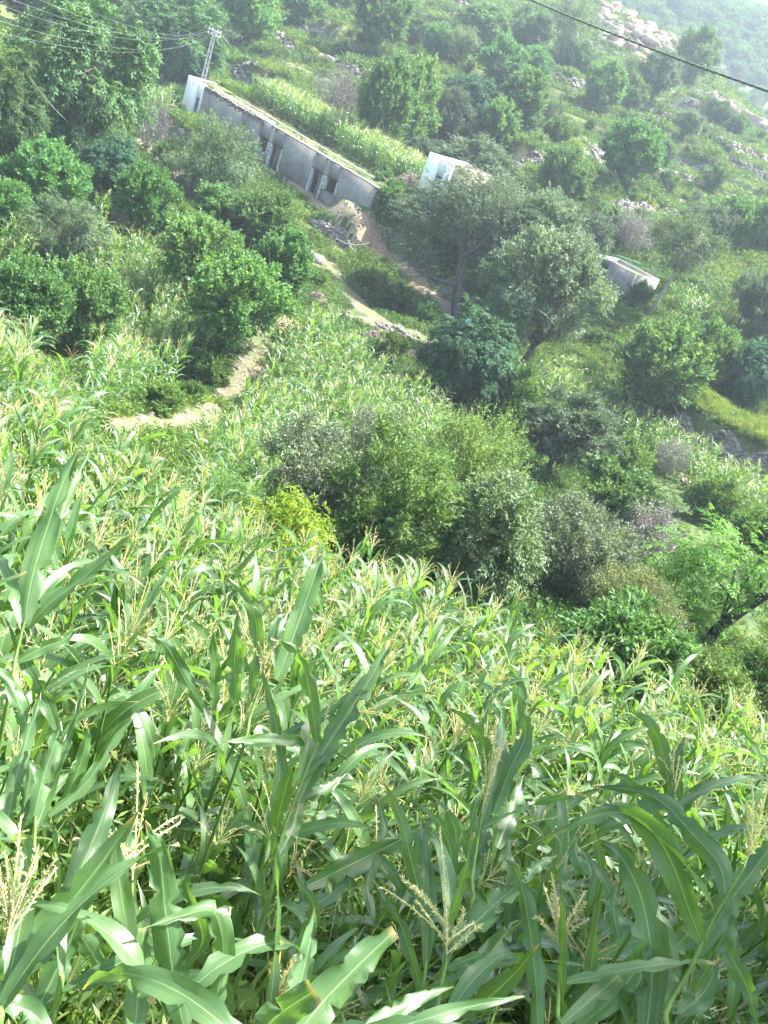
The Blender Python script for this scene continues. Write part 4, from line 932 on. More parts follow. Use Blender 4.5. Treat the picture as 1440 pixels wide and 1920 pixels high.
near_tree(860, 1050, 295, 225, 'yellowish green feathery tree at the back of the near clump', 'lightgreen', 'light_green_tree', 43, base_f=.02, anchors=46, twigs=2400, k=14, tl=.55, ll=.085, lw=.034, droop=.08, up=1.1, clump=.12, shell=.7)
near_tree(705, 905, 170, 135, 'small reddish yellow tinged tree top behind the near clump', 'greyleaf', 'grey_leaved_tree', 44, base_f=.1, anchors=40, twigs=900, k=12, tl=.4, ll=.07, lw=.04, droop=.1, up=.4, clump=.15, gaps=.2)
near_tree(915, 1115, 245, 195, 'dark narrow leaved tree drooping at the right of the near clump', 'willowdark', 'narrow_leaved_tree', 45, base_f=.02, anchors=60, twigs=2200, k=15, tl=.5, ll=.11, lw=.034, droop=.35, up=.35, clump=.12, ang=.7, shell=.7)
near_tree(1090, 1120, 195, 235, 'grey green spreading tree with yellow leaves behind the corn edge', 'greyleaf', 'grey_leaved_tree', 46, base_f=.05, anchors=64, twigs=2300, k=13, tl=.4, ll=.066, lw=.042, droop=.1, up=.4, clump=.12, shell=.7)
near_tree(1218, 1060, 120, 110, 'lilac grey dry shrub between the valley trees', 'dry', 'dry_shrub', 47, cat='bush', base_f=.05, anchors=36, twigs=700, k=11, tl=.45, ll=.07, lw=.04, droop=.0, up=.6, clump=.18)
near_tree(1190, 1195, 140, 195, 'brownish seeding shrub left of the bright green tree', 'brownbush', 'seeding_shrub', 48, cat='bush', base_f=.02, anchors=56, twigs=1800, k=13, tl=.4, ll=.055, lw=.028, droop=.0, up=.7, clump=.14)
near_tree(1175, 1315, 215, 250, 'large dark leafy shrub behind the right corn edge', 'longleaf', 'leafy_shrub', 49, cat='bush', base_f=-.02, anchors=66, twigs=1900, k=13, tl=.45, ll=.14, lw=.045, droop=.4, up=.6, clump=.13, ang=.8)
near_tree(1320, 1350, 140, 210, 'low leafy shrub under the bright green tree', 'longleaf', 'leafy_shrub', 50, cat='bush', base_f=-.02, anchors=50, twigs=1500, k=12, tl=.4, ll=.08, lw=.035, droop=.2, up=.6, clump=.14)
near_tree(1420, 1330, 130, 130, 'leafy bush at the right edge above the corn', 'bush', 'leafy_shrub', 51, cat='bush', base_f=-.02, anchors=40, twigs=1200, k=12, tl=.38, ll=.07, lw=.035, droop=.1, up=.6, clump=.15)
near_tree(545, 1072, 235, 205, 'lime yellow bush at the edge of the near corn', 'lime', 'lime_bush', 52, cat='bush', dist=19.0, base_f=-.02, anchors=46, twigs=1300, k=12, tl=.45, ll=.115, lw=.026, droop=.75, up=.35, clump=.15, ang=.7)
near_tree(430, 985, 170, 165, 'yellow green fine bush left of the lime yellow bush', 'lightgreen', 'lime_bush', 53, cat='bush', dist=20, base_f=-.02, anchors=40, twigs=1200, k=12, tl=.4, ll=.07, lw=.02, droop=.3, up=.5, clump=.16, ang=.6)
near_tree(1062, 1262, 190, 130, 'small lime green bush at the edge of the right corn', 'lime', 'lime_bush', 54, cat='bush', dist=16.5, base_f=-.02, anchors=36, twigs=1100, k=12, tl=.26, ll=.05, lw=.022, droop=.2, up=.5, clump=.15)
near_tree(980, 1215, 90, 150, 'dull green shrub between the near clump and the corn edge', 'bush', 'leafy_shrub', 56, cat='bush', dist=19.5, base_f=-.02, anchors=40, twigs=1100, k=12, tl=.4, ll=.07, lw=.03, droop=.2, up=.6, clump=.15)
# bright green pinnate tree leaning out of the right edge
def pinnate_tree():
    b = hit(1322, 1205); rg = np.random.default_rng(12); root = empty('pinnate_tree', b); tag(root, 'bright green tree with big layered leaves and a dark leaning trunk', 'tree')
    def q(px, py, dy=0.0):
        r = ray(px, py); k = (b[1]+dy)/r[1]; return r*k-b
    g = Geo()
    C = catmull([q(1318, 1212), (q(1345, 1180)), q(1390, 1145, .1), q(1445, 1108, .2), q(1500, 1060, .3)], 16); g.tube(C, np.linspace(.18, .12, 16), 9)
    for e in ((1335, 1080, -.3), (1385, 1040, .2), (1290, 1050, .3), (1420, 1060, -.2), (1450, 1010, .4)):
        s = C[rg.integers(2, 11)]; D = catmull([s, (s+q(*e))/2+[0, 0, .1], q(*e)], 8); g.tube(D, np.linspace(.045, .012, 8), 6)
    D = catmull([q(1322, 1222), q(1360, 1208), q(1400, 1212, -.2)], 8); g.tube(D, np.linspace(.04, .015, 8), 6)
    obj('trunk', g.build('trunk', smooth=True), plain_mat('dark_wet_bark', (.03, .028, .028), .7), root)
    cs = [(1255, 1065), (1290, 1035), (1330, 1010), (1375, 1030, .4), (1415, 1055, .4), (1300, 1085, .3), (1345, 1060, -.3), (1390, 1090, .3), (1320, 1130, .3), (1300, 1160, .2), (1435, 1090), (1260, 1040, .4), (1450, 1030, .5), (1340, 1140, -.1), (1305, 1190, 0)]
    B = []; 
    for c in cs: B.append(q(*c)+rg.normal(scale=.32, size=(34, 3)))
    B = np.concatenate(B); D = norm(np.stack([rg.normal(size=len(B)), rg.normal(size=len(B)), rg.uniform(-.1, .35, len(B))], 1))
    V, Q = twig_leaves(rg, B, D, rg.uniform(.45, .75, len(B)), 18, .135, .057, .45, True, 1.15, .12)
    obj('crown', mesh_np('crown', V, [Q]), M['pinnate'], root)
pinnate_tree()
# ------------------------------------------------------------------ corn
def blade(P, width, rg, side=None, fold=.25, wav=.06, tear=.25, cross=4, w0=.3, twist=0.0, prof=None, tip=1.0):
    """corn leaf along centre line P (n,3): returns verts, quads, uv"""
    n = len(P); s = np.linspace(0, 1, n); T = norm(np.gradient(P, axis=0))
    if side is None:
        side = norm(np.cross(T, [0, 0, 1.0]))
        for i in range(1, n):
            if side[i]@side[i-1] < 0: side[i] = -side[i]
    side = norm(side-(side*T).sum(1, keepdims=True)*T)
    N = np.cross(side, T)
    tw = (np.asarray(twist)*s if np.ndim(twist) == 0 else twist)[:, None]
    side, N = side*np.cos(tw)+N*np.sin(tw), N*np.cos(tw)-side*np.sin(tw)
    wp = prof if prof is not None else (w0+(1-w0)*np.clip(s/.3, 0, 1)**.7)*(1-np.clip((s-.35)/.65, 0, 1)**1.8*tip)
    wp = np.maximum(wp, .02)*width*.5
    u = np.linspace(-1, 1, cross+1); ph = rg.uniform(0, 6.28, 2)
    V = np.empty((n, cross+1, 3))
    el = wp.copy(); er = wp.copy()
    for e in (el, er):                                   # torn, eaten edges
        if rg.uniform() < tear:
            for _ in range(rg.integers(1, 4) if n < 20 else rg.integers(2, 7)):
                c = rg.integers(n//5, n-2); f_ = rg.uniform(.3, .85); e[c] *= f_
                if n > 20 and rg.uniform() < .6: e[c+1 if c+1 < n else c] *= f_+(1-f_)*rg.uniform(0, .6)
    for j, uu in enumerate(u):
        e = el if uu < 0 else er
        wave = wav*width*np.abs(uu)**2*np.sin(s*rg.uniform(9, 12)*1.6+ph[0 if uu < 0 else 1])*np.clip(s*4, 0, 1)
        V[:, j] = P+side*(uu*e)[:, None]+N*((fold*(1-.55*s))*np.abs(uu)*e+wave)[:, None]
    k = cross+1; i = np.arange(n-1)[:, None]*k; j = np.arange(cross)[None]
    q = np.stack([i+j, i+j+1, i+k+j+1, i+k+j], -1).reshape(-1, 4)
    uv = np.stack(np.broadcast_arrays((u[None]+1)/2, s[:, None]), -1).reshape(-1, 2)
    return V.reshape(-1, 3), q, uv
def leaf_line(base, az, el0, L, droop, n=13, curl=0.0):
    s = np.linspace(0, 1, n); el = el0-droop*s**1.35; a = az+curl*s
    d = np.stack([np.cos(el)*np.sin(a), np.cos(el)*np.cos(a), np.sin(el)], 1)
    return np.asarray(base)+np.vstack([[0, 0, 0], np.cumsum((d[:-1]+d[1:])/2*L/(n-1), axis=0)])
def spikelet_branch(g, rg, C, ns, ln):
    """tassel branch: thin axis with seeds along it"""
    g.tube(C, .0022, 3)
    t = rg.uniform(.08, 1, ns)*(len(C)-1.001); i = t.astype(int); P = C[i]+(C[i+1]-C[i])*(t-i)[:, None]; T = norm(C[i+1]-C[i])
    A = norm(T+rg.normal(scale=.5, size=(ns, 3))+np.array([0, 0, -.25])*(rg.uniform(size=(ns, 1)) < .4)); V, Q = leaf_quads(P, A, norm(rg.normal(size=(ns, 3))), rg.uniform(.8, 1.3, ns)*ln, rg.uniform(.8, 1.2, ns)*ln*.28); g.add(V, Q)
def tassel_mesh(rg, base, nb=9, L=.26, spread=.6, dens=26, sl=.011, droop=.25, axis=(0, 0, 1)):
    g = Geo(); base = np.asarray(base, float); ax = norm(np.asarray(axis, float))
    sx = norm(np.cross(ax, [.3, 1, .1])); sy = np.cross(ax, sx)
    t = np.linspace(0, 1, 8)[:, None]; spikelet_branch(g, rg, base+ax*L*1.25*t+sx*.02*t**2, int(dens*1.6), sl)
    for k in range(nb):
        a = k*2.4+rg.uniform(-.4, .4); o = spread*rg.uniform(.5, 1.2); d = norm(ax*math.cos(o)+(sx*math.cos(a)+sy*math.sin(a))*math.sin(o)); b = base+ax*L*rg.uniform(.0, .35)
        C = b+d*L*rg.uniform(.65, 1.0)*t+np.array([0, 0, -1])*L*droop*rg.uniform(.3, 1.4)*t**2; spikelet_branch(g, rg, C, dens, sl)
    return g
CORN = []
def corn_variant(seed, h, nleaf, tass=True, old=False):
    rg = np.random.default_rng(seed); parts = []
    n = 7; t = np.linspace(0, 1, n); bend = rg.normal(scale=.05, size=2); S = np.stack([bend[0]*t**2*h, bend[1]*t**2*h, -.05+t*(h+.05)], 1)
    g = Geo(); g.tube(S, np.linspace(.016, .006, n), 6); parts.append(('stalk', g.build('stalk', smooth=True), 'stalk'))
    az0 = rg.uniform(0, 6.28)
    for k in range(nleaf):
        f = .22+.72*k/(nleaf-1); b = S[0]+(S[-1]-S[0])*f; b[:2] = np.interp(f, t, S[:, 0]), np.interp(f, t, S[:, 1])
        L = rg.uniform(.62, .92)*(1-.35*abs(f-.55)); L *= .8 if k == nleaf-1 else 1
        az = az0+(k % 2)*math.pi+rg.normal(scale=.35)+k*.12
        P = leaf_line(b, az, rg.uniform(.95, 1.4)+(.1 if f > .8 else 0), L, rg.uniform(.4, 2.5)*(.7 if f > .8 else 1), curl=rg.normal(scale=.25))
        V, q, uv = blade(P, rg.uniform(.06, .092)*(1-.2*abs(f-.5)), rg, fold=.3, twist=rg.normal(scale=.7))
        g = Geo(); g.add(V, q, uv=uv); parts.append(('leaf', g.build('leaf', smooth=True, uv=True), 'corn'))
    for k in range(2):                                   # withered lower leaves
        f = .1+.08*k; b = S[0]+(S[-1]-S[0])*f; P = leaf_line(b, az0+rg.uniform(0, 6), rg.uniform(.3, .7), rg.uniform(.45, .6), rg.uniform(1.6, 2.6)); V, q, uv = blade(P, .05, rg, fold=.5, wav=.15, twist=rg.normal()*1.5); g = Geo(); g.add(V, q, uv=uv); parts.append(('leaf', g.build('leaf', smooth=True, uv=True), 'dryleaf'))
    if tass:
        g = tassel_mesh(rg, S[-1], rg.integers(7, 12), rg.uniform(.28, .38), rg.uniform(.35, .8), 30, .014); parts.append(('tassel', g.build('tassel'), 'tassel_old' if old else 'tassel'))
    if rg.uniform() < .5:
        f = .5; b = S[3].copy(); a = az0+.6; d = np.array([math.sin(a)*.35, math.cos(a)*.35, .93]); tt = np.linspace(0, 1, 7)[:, None]
        g = Geo(); g.tube(b+d*.2*tt+np.array([d[0], d[1], 0])*.05, np.array([.012, .022, .026, .026, .022, .014, .005]), 7); parts.append(('cob', g.build('cob', smooth=True), 'husk'))
        g = Geo(); e = b+d*.2+np.array([d[0], d[1], 0])*.05
        for _ in range(18): dd = norm(d+rg.normal(scale=.6, size=3)); g.tube([e, e+dd*.03, e+dd*.05+[0, 0, -.02]], .0012, 3)
        parts.append(('silk', g.build('silk'), 'silk'))
    for nm, me, mt_ in parts: me.materials.append(M[mt_])
    # whole plant joined, for far rows
    Vs, Qs, Ts, UVs, mi, off = [], [], [], [], [], 0
    return parts
def joined(parts, only=None):
    """one mesh from several part meshes, materials kept"""
    me = bpy.data.meshes.new('corn_plant'); bm = bmesh.new(); mats = []
    for nm, pm, mt_ in parts:
        if only and nm not in only: continue
        if M[mt_] not in mats: mats.append(M[mt_])
        n0 = len(bm.faces); bm.from_mesh(pm); bm.faces.ensure_lookup_table()
        for f in bm.faces[n0:]: f.material_index = mats.index(M[mt_])
    bm.to_mesh(me); bm.free()
    for x in mats: me.materials.append(x)
    return me
specs = [(1.65, 10, 1, 0), (1.8, 10, 1, 0), (1.5, 9, 1, 0), (1.7, 10, 1, 1), (1.55, 9, 1, 0), (1.75, 11, 0, 0), (1.6, 9, 1, 0), (1.45, 9, 1, 0)]
for k, (h, nl, ts, old) in enumerate(specs): CORN.append(corn_variant(500+k, h, nl, bool(ts), bool(old)))
CORN_JOIN = [joined(p) for p in CORN]
CORN_FOL = [(joined(p, ('leaf',)), [x for x in p if x[0] == 'stalk'][0][1], ([x for x in p if x[0] == 'tassel'] or [None])[0]) for p in CORN]

# ------------------------------------------------------------------ scatter by instances
SRC = bpy.data.collections.new('scatter_sources')
def make_scatter(name, P, rot, scl, idx, sources, label, cat):
    """one object of many instances; sources: list of (mesh)"""
    c = bpy.data.collections.new(name+'_sources')
    for k, me in enumerate(sources):
        o = bpy.data.objects.new('%s_%02d' % (name, k), me); c.objects.link(o)
    me = bpy.data.meshes.new(name); n = len(P); me.vertices.add(n); me.vertices.foreach_set('co', np.asarray(P, np.float32).ravel())
    a = me.attributes.new('rot', 'FLOAT_VECTOR', 'POINT'); a.data.foreach_set('vector', np.asarray(rot, np.float32).ravel())
    a = me.attributes.new('scl', 'FLOAT_VECTOR', 'POINT'); a.data.foreach_set('vector', np.asarray(scl, np.float32).ravel())
    a = me.attributes.new('pick', 'INT', 'POINT'); a.data.foreach_set('value', np.asarray(idx, np.int32))
    me.update()
    ng = bpy.data.node_groups.new(name, 'GeometryNodeTree')
    ng.interface.new_socket('Geometry', in_out='INPUT', socket_type='NodeSocketGeometry'); ng.interface.new_socket('Geometry', in_out='OUTPUT', socket_type='NodeSocketGeometry')
    N = ng.nodes; gi = N.new('NodeGroupInput'); go = N.new('NodeGroupOutput'); ip = N.new('GeometryNodeInstanceOnPoints'); ci = N.new('GeometryNodeCollectionInfo')
    ci.inputs[0].default_value = c; ci.inputs['Separate Children'].default_value = True; ci.inputs['Reset Children'].default_value = True
    def na(nm, dt):
        x = N.new('GeometryNodeInputNamedAttribute'); x.data_type = dt; x.inputs['Name'].default_value = nm; return x.outputs['Attribute']
    e2r = N.new('FunctionNodeEulerToRotation'); L_ = ng.links
    L_.new(na('rot', 'FLOAT_VECTOR'), e2r.inputs[0]); L_.new(e2r.outputs[0], ip.inputs['Rotation']); L_.new(na('scl', 'FLOAT_VECTOR'), ip.inputs['Scale']); L_.new(na('pick', 'INT'), ip.inputs['Instance Index'])
    ip.inputs['Pick Instance'].default_value = True
    L_.new(gi.outputs[0], ip.inputs['Points']); L_.new(ci.outputs[0], ip.inputs['Instance']); L_.new(ip.outputs[0], go.inputs[0])
    o = obj(name, me); md = o.modifiers.new('scatter', 'NODES'); md.node_group = ng
    tag(o, label, cat, kind='stuff'); return o
def inpoly(x, y, poly):
    poly = np.asarray(poly, float); r = np.zeros(np.shape(x), bool); j = len(poly)-1
    for i in range(len(poly)):
        xi, yi = poly[i]; xj, yj = poly[j]
        c = ((yi > y) != (yj > y)) & (x < (xj-xi)*(y-yi)/(yj-yi+1e-12)+xi); r ^= c; j = i
    return r
def field_points(poly, spacing, top, bounds, seed, jitter=.35, row=None):
    """plants on a rough grid whose tops fall inside the outline seen in the photograph"""
    rg = np.random.default_rng(seed); x0, x1, y0, y1 = bounds
    gx, gy = np.meshgrid(np.arange(x0, x1, spacing), np.arange(y0, y1, spacing*(row or 1)), indexing='ij')
    x = gx.ravel()+rg.normal(scale=jitter*spacing, size=gx.size); y = gy.ravel()+rg.normal(scale=jitter*spacing, size=gx.size)
    z = ground(x, y); P = np.stack([x, y, z], 1); px, py, d = project(P+np.array([0, 0, top])); ok = (d > .4) & inpoly(px, py, poly)
    return P[ok]
NEAR_POLY = [(-900, 4000), (-600, 500), (-150, 575), (0, 612), (70, 660), (145, 720), (200, 835), (300, 885), (420, 905), (410, 945), (520, 1010), (640, 1065), (760, 1075), (850, 1105), (950, 1160), (1080, 1215), (1180, 1270), (1300, 1320), (1440, 1355), (1900, 1450), (2300, 4000)]
near = field_points(NEAR_POLY, .40, 1.6, (-24, 18, .9, 27), 1)
dn = np.hypot(near[:, 0], near[:, 1]); near = near[(dn > 2.2)]
LOWL = [(-250, 385), (30, 415), (190, 420), (290, 450), (330, 520), (380, 580), (415, 610), (395, 645), (330, 672), (250, 690), (190, 715), (185, 640), (215, 560), (180, 470), (-250, 440)]
LOWR = [(548, 578), (610, 575), (690, 628), (745, 680), (830, 745), (905, 822), (990, 905), (940, 960), (600, 950), (470, 925), (330, 900), (310, 862), (390, 822), (448, 775), (490, 720), (518, 655)]
pl = field_points(LOWL, .5, 1.5, (-50, 5, 22, 75), 2); pr = field_points(LOWR, .5, 1.5, (-30, 25, 18, 75), 3)
# strip behind the house, in house coordinates
rg = np.random.default_rng(4); u, v = np.meshgrid(np.arange(-4.2, HLEN*1.02, .42), np.arange(H_DEPTH+1.9, H_DEPTH+6.4, .5), indexing='ij')
u = u.ravel()+rg.normal(scale=.12, size=u.size); v = v.ravel()+rg.normal(scale=.12, size=v.size)
hx = HR[0]+HU[0]*u+HN[0]*v; hy = HR[1]+HU[1]*u+HN[1]*v; ph = np.stack([hx, hy, ground(hx, hy)], 1)
VALC = [(985, 668), (1090, 700), (1180, 738), (1245, 788), (1330, 840), (1445, 895), (1445, 965), (1390, 915), (1300, 872), (1250, 830), (1180, 800), (1110, 760), (1010, 715)]
pv = field_points(VALC, .55, 1.4, (-5, 45, 40, 75), 5)
UPL = [(215, 108), (250, 118), (325, 162), (325, 188), (285, 180), (240, 162), (225, 150)]
pu = field_points(UPL, .55, 1.5, (-60, -15, 85, 130), 6)
DKL = [(-100, 430), (95, 438), (60, 470), (-100, 480)]
GUL = [(120, 335), (150, 345), (210, 372), (215, 392), (130, 372)]
pg = field_points(GUL, .5, 1.2, (-45, -10, 50, 95), 7)
HILLC = [(1250, 540), (1290, 540), (1370, 590), (1360, 612), (1290, 590)]
pc = field_points(HILLC, .6, 1.2, (5, 45, 65, 110), 8)

order = np.argsort(np.hypot(near[:, 0], near[:, 1]+0.0)); near = near[order]
px, py, d = project(near+np.array([0, 0, 1.0])); vis = (px > -160) & (px < 1600) & (py < 2350) & (py > 500)
near_vis = near[vis]; near_rest = near[~vis]
N_THING = 290; N_FULL = 110
rgc = np.random.default_rng(99); CORN_ROOTS = []
def rnd_euler(rg, n, tilt): return np.stack([rg.normal(scale=tilt, size=n), rg.normal(scale=tilt, size=n), rg.uniform(0, 6.283, n)], 1)
for k, p in enumerate(near_vis[:N_THING]):
    vi = int(rgc.integers(0, len(CORN))); e = rnd_euler(rgc, 1, .13)[0]; s = rgc.uniform(.72, 1.16)*float(np.interp(np.hypot(p[0], p[1]), [2.2, 3.0, 4.2], [.5, .62, 1.0]))
    root = empty('corn_plant', p); root.rotation_euler = e; root.scale = (s, s, s)
    px_, py_, _ = project(p+np.array([0, 0, 1.3]))
    CORN_ROOTS.append((root, px_, py_))
    if k < N_FULL:
        for nm, me, mt_ in CORN[vi]: obj(nm, me, None, root)
    else:
        fo, stk, ts = CORN_FOL[vi]; obj('stalk', stk, None, root); obj('foliage', fo, None, root)
        if ts: obj('tassel', ts[1], None, root)
def corn_scatter(name, P, label, seed, smin=.72, smax=1.16, tilt=.13):
    rg = np.random.default_rng(seed); n = len(P); s = rg.uniform(smin, smax, n)
    make_scatter(name, P-np.array([0, 0, .03]), rnd_euler(rg, n, tilt), np.stack([s, s, s], 1), rg.integers(0, len(CORN_JOIN), n), CORN_JOIN, label, 'corn')
corn_scatter('corn_field', np.vstack([near_vis[N_THING:], near_rest]), 'far rows of ripening corn on the near slope', 1)
P = np.vstack([near_vis[:N_THING]+0]); print('near', len(near_vis), len(near_rest))
corn_scatter('corn_field', pl, 'corn field left of the grassy path', 2)
corn_scatter('corn_field', pr, 'corn field right of the grassy path', 3)
corn_scatter('corn_field', ph, 'strip of tall corn behind the grey house', 4, 1.25, 1.5, .05)
corn_scatter('corn_field', pv, 'long corn strip on the valley floor below the dark wall', 5, .9, 1.2)
corn_scatter('corn_field', np.vstack([pu, pg, pc]), 'small corn plots on the upper slopes', 6, .9, 1.2)
print('corn', len(near_vis), len(near_rest), len(pl), len(pr), len(ph), len(pv), len(pu), len(pg), len(pc))

# ------------------------------------------------------------------ grasses and weeds
def tuft_mesh(seed, nb, h, spread, w, mat, droop=.5):
    rg = np.random.default_rng(seed); g = Geo()
    for _ in range(nb):
        a = rg.uniform(0, 6.28); r = spread*math.sqrt(rg.uniform()); b = np.array([math.cos(a)*r, math.sin(a)*r, 0]); L = h*rg.uniform(.6, 1.2)
        P = leaf_line(b, a+rg.normal(scale=.8), rg.uniform(.9, 1.5), L, rg.uniform(.3, 1.6)*droop*2, 4); T_ = norm(P[-1]-P[0]); S = norm(np.cross(T_, rg.normal(size=3)))*w*.5
        V = np.vstack([P[0]-S, P[0]+S, P[1]-S*.9, P[1]+S*.9, P[2]-S*.7, P[2]+S*.7, P[3]]); g.add(V, [[0, 1, 3, 2], [2, 3, 5, 4]], [[4, 5, 6]])
    me = g.build('tuft'); me.materials.append(M[mat]); return me
def weed_mesh(seed, ns, h, leaf, lw, mat, k=9, droop=.2, ang=1.0, spread=.2):
    rg = np.random.default_rng(seed); B = np.stack([rg.normal(scale=spread, size=ns), rg.normal(scale=spread, size=ns), np.zeros(ns)], 1); D = norm(np.stack([rg.normal(scale=.45, size=ns), rg.normal(scale=.45, size=ns), np.ones(ns)], 1))
    V, Q = twig_leaves(rg, B, D, h*rg.uniform(.6, 1.2, ns), k, leaf, lw, droop, False, ang); me = mesh_np('weed', V, [Q]); me.materials.append(M[mat]); return me
TUFTS = [tuft_mesh(k, 46, .45, .32, .022, 'grass') for k in range(3)]+[weed_mesh(k, 16, .55, .13, .075, 'weed') for k in range(3)]
def avoid_paths(P):
    ok = np.ones(len(P), bool)
    for C, r in PATHS:
        for c in C[::2]: ok &= ((P[:, 0]-c[0])**2+(P[:, 1]-c[1])**2) > (r*.58)**2
    u, v = house_uv(P[:, 0], P[:, 1]); ok &= ~((u > -.3) & (u < HWLEN+.3) & (v > -1.7) & (v < .62))
    for (pa, pb, h, lab) in WALL_PTS:
        d = (pb-pa)[:2]; L = np.hypot(*d); d = d/L; nr = np.array([d[1], -d[0]]); nr = nr if nr@pa[:2] > 0 else -nr
        t = (P[:, 0]-pa[0])*d[0]+(P[:, 1]-pa[1])*d[1]; s = (P[:, 0]-pa[0])*nr[0]+(P[:, 1]-pa[1])*nr[1]; ok &= ~((t > -.6) & (t < L+.6) & (s > -1.5) & (s < .35))
    return P[ok]
def polar_scatter(seed, n, r0, r1, az0=-32, az1=32, pw=2.0):
    rg = np.random.default_rng(seed); r = (rg.uniform(r0**pw, r1**pw, n))**(1/pw); a = np.radians(rg.uniform(az0, az1, n)); x, y = r*np.sin(a), r*np.cos(a); return np.stack([x, y, ground(x, y)], 1)
rg = np.random.default_rng(21)
P = avoid_paths(np.vstack([polar_scatter(31, 44000, 18, 120, pw=1.5), polar_scatter(32, 22000, 90, 250, -26, 22)]))
u, v = house_uv(P[:, 0], P[:, 1]); inh = (u > .3) & (u < HLEN) & (v > .62) & (v < H_DEPTH+1); P[inh, 2] = HZ+WALL_H-.2
dd = np.linalg.norm(P, axis=1); s = rg.uniform(.7, 1.5, len(P))*np.clip(dd/70, .8, 2.0); a_, b_, _ = project(P); s = np.where(inpoly(a_, b_, [(1215, 890), (1290, 880), (1420, 990), (1440, 1210), (1360, 1200), (1300, 1040), (1220, 970)]), s*.4, s); s = np.where((u > -1) & (u < HLEN+1) & (v > .3) & (v < H_DEPTH+3), .45, s)
idx = np.where(rg.uniform(size=len(P)) < .55, rg.integers(0, 3, len(P)), rg.integers(3, 6, len(P)))
make_scatter('grass', P-np.array([0, 0, .02]), rnd_euler(rg, len(P), .12), np.stack([s, s, s*rg.uniform(.6, 1.1, len(P))], 1), idx, TUFTS, 'rough grass and weeds covering the terraced slopes', 'grass')
# scrub: low bushes on the upper slopes that nobody could count, and on the far hill
BM = [KINDS['bush'][k][0] for k in range(4)]+[KINDS['acacia'][0][0], KINDS['olive'][0][0]]
P = avoid_paths(np.vstack([polar_scatter(41, 200, 60, 130, -28, 26), polar_scatter(42, 620, 105, 245, -26, 22)]))
px, py, d = project(P); ok = ~inpoly(px, py, [(480, 60), (700, 130), (720, 300), (560, 330), (380, 180)]) & ~inpoly(px, py, [(540, 400), (640, 380), (760, 430), (900, 560), (900, 640), (840, 680), (680, 640)]) & ~inpoly(px, py, VALC) & ~inpoly(px, py, [(1240, 740), (1450, 800), (1450, 900), (1240, 800)]) & ~inpoly(px, py, [(200, 90), (330, 160), (400, 230), (640, 420), (600, 460), (280, 260), (180, 180)])
ok &= ~inpoly(px, py, [(1120, -20), (1300, 80), (1280, 110), (1120, 90)])
P = P[ok]; n = len(P); s = rg.uniform(.3, .85, n); idx = rg.choice([0, 1, 2, 3, 4, 5], n, p=[.2, .2, .2, .2, .1, .1]); s = np.where(idx >= 4, s*.5, s)
make_scatter('hillside_scrub', P, rnd_euler(rg, n, .1), np.stack([s, s, s*rg.uniform(.7, 1.1, n)], 1), idx, BM, 'low scrub dotted over the upper terraces', 'scrub')
n = 5200; x = rg.uniform(-60, 190, n); y = rg.uniform(300, 470, n); P = np.stack([x, y, far_ground(x, y)], 1); s = rg.uniform(.8, 2.2, n)
make_scatter('distant_scrub', P, rnd_euler(rg, n, .1), np.stack([s, s, s], 1), rg.integers(0, 4, n), BM[:4], 'hazy scrub forest on the far mountain side', 'scrub')
LT = [tuft_mesh(60+k, 50, .5, .3, .02, 'limegrass', .35) for k in range(2)]
# bright lime crop strips and lime tufts along the terraces
def strip(poly, n, label, seed, name='lime_grass', smin=.8, smax=1.4, bounds=None, src=None):
    rg = np.random.default_rng(seed); out_ = []
    poly = np.asarray(poly, float); x0, y0 = poly.min(0); x1, y1 = poly.max(0)
    q = np.stack([rg.uniform(x0, x1, n*3), rg.uniform(y0, y1, n*3)], 1); q = q[inpoly(q[:, 0], q[:, 1], poly)][:n]
    C = np.array([hit(*p) for p in np.vstack([poly, q[:8]])]); x0, y0 = C[:, :2].min(0); x1, y1 = C[:, :2].max(0)
    X = rg.uniform(x0, x1, n*6); Y = rg.uniform(y0, y1, n*6); P = np.stack([X, Y, ground(X, Y)], 1); a, b, d = project(P); P = P[inpoly(a, b, poly)][:n]
    s = rg.uniform(smin, smax, len(P)); make_scatter(name, P, rnd_euler(rg, len(P), .1), np.stack([s]*3, 1), rg.choice(4, len(P), p=[.4, .35, .13, .12]), src or LT+TUFTS[:2], label, 'grass')
strip([(640, 60), (690, 90), (760, 128), (755, 138), (690, 108), (640, 78)], 260, 'pale terrace ledge below the round top tree', 12)
strip([(520, 40), (560, 55), (600, 78), (592, 86), (545, 66)], 200, 'pale ledge just above the upper grass track', 13)
strip([(1010, 250), (1060, 262), (1120, 290), (1112, 300), (1050, 276)], 260, 'pale ledge between the upright tree and the terrace wall', 14)
strip([(1240, 330), (1300, 345), (1380, 385), (1370, 396), (1290, 362)], 320, 'pale ledge below the ruined wall', 15)
strip([(1120, 225), (1170, 238), (1235, 268), (1228, 280), (1160, 252)], 280, 'pale ledge under the bright oval tree', 16)
strip([(1250, 430), (1330, 455), (1400, 490), (1392, 502), (1300, 470)], 300, 'pale ledge above the crop slope on the right', 17)
strip([(640, 130), (668, 150), (660, 165), (630, 142)], 120, 'pale ledge beside the grey dry tree', 18)
strip([(1305, 742), (1330, 745), (1445, 795), (1445, 835), (1390, 815), (1300, 765)], 1500, 'bright strip of low crop above the long dark wall', 1, src=[LT[0], TUFTS[0], LT[1], TUFTS[1]])
strip([(556, 82), (590, 96), (632, 130), (620, 136), (560, 100)], 260, 'lime grass edge on the upper terrace', 2)
strip([(480, 110), (500, 115), (530, 134), (520, 142), (482, 128)], 160, 'yellow green patch above the corn strip', 3)
strip([(815, 108), (845, 120), (875, 140), (866, 148), (820, 122)], 160, 'thin lime strip below the oval tree', 4)
strip([(885, 148), (920, 160), (922, 172), (888, 160)], 120, 'small lime strip above the upright trees', 5)
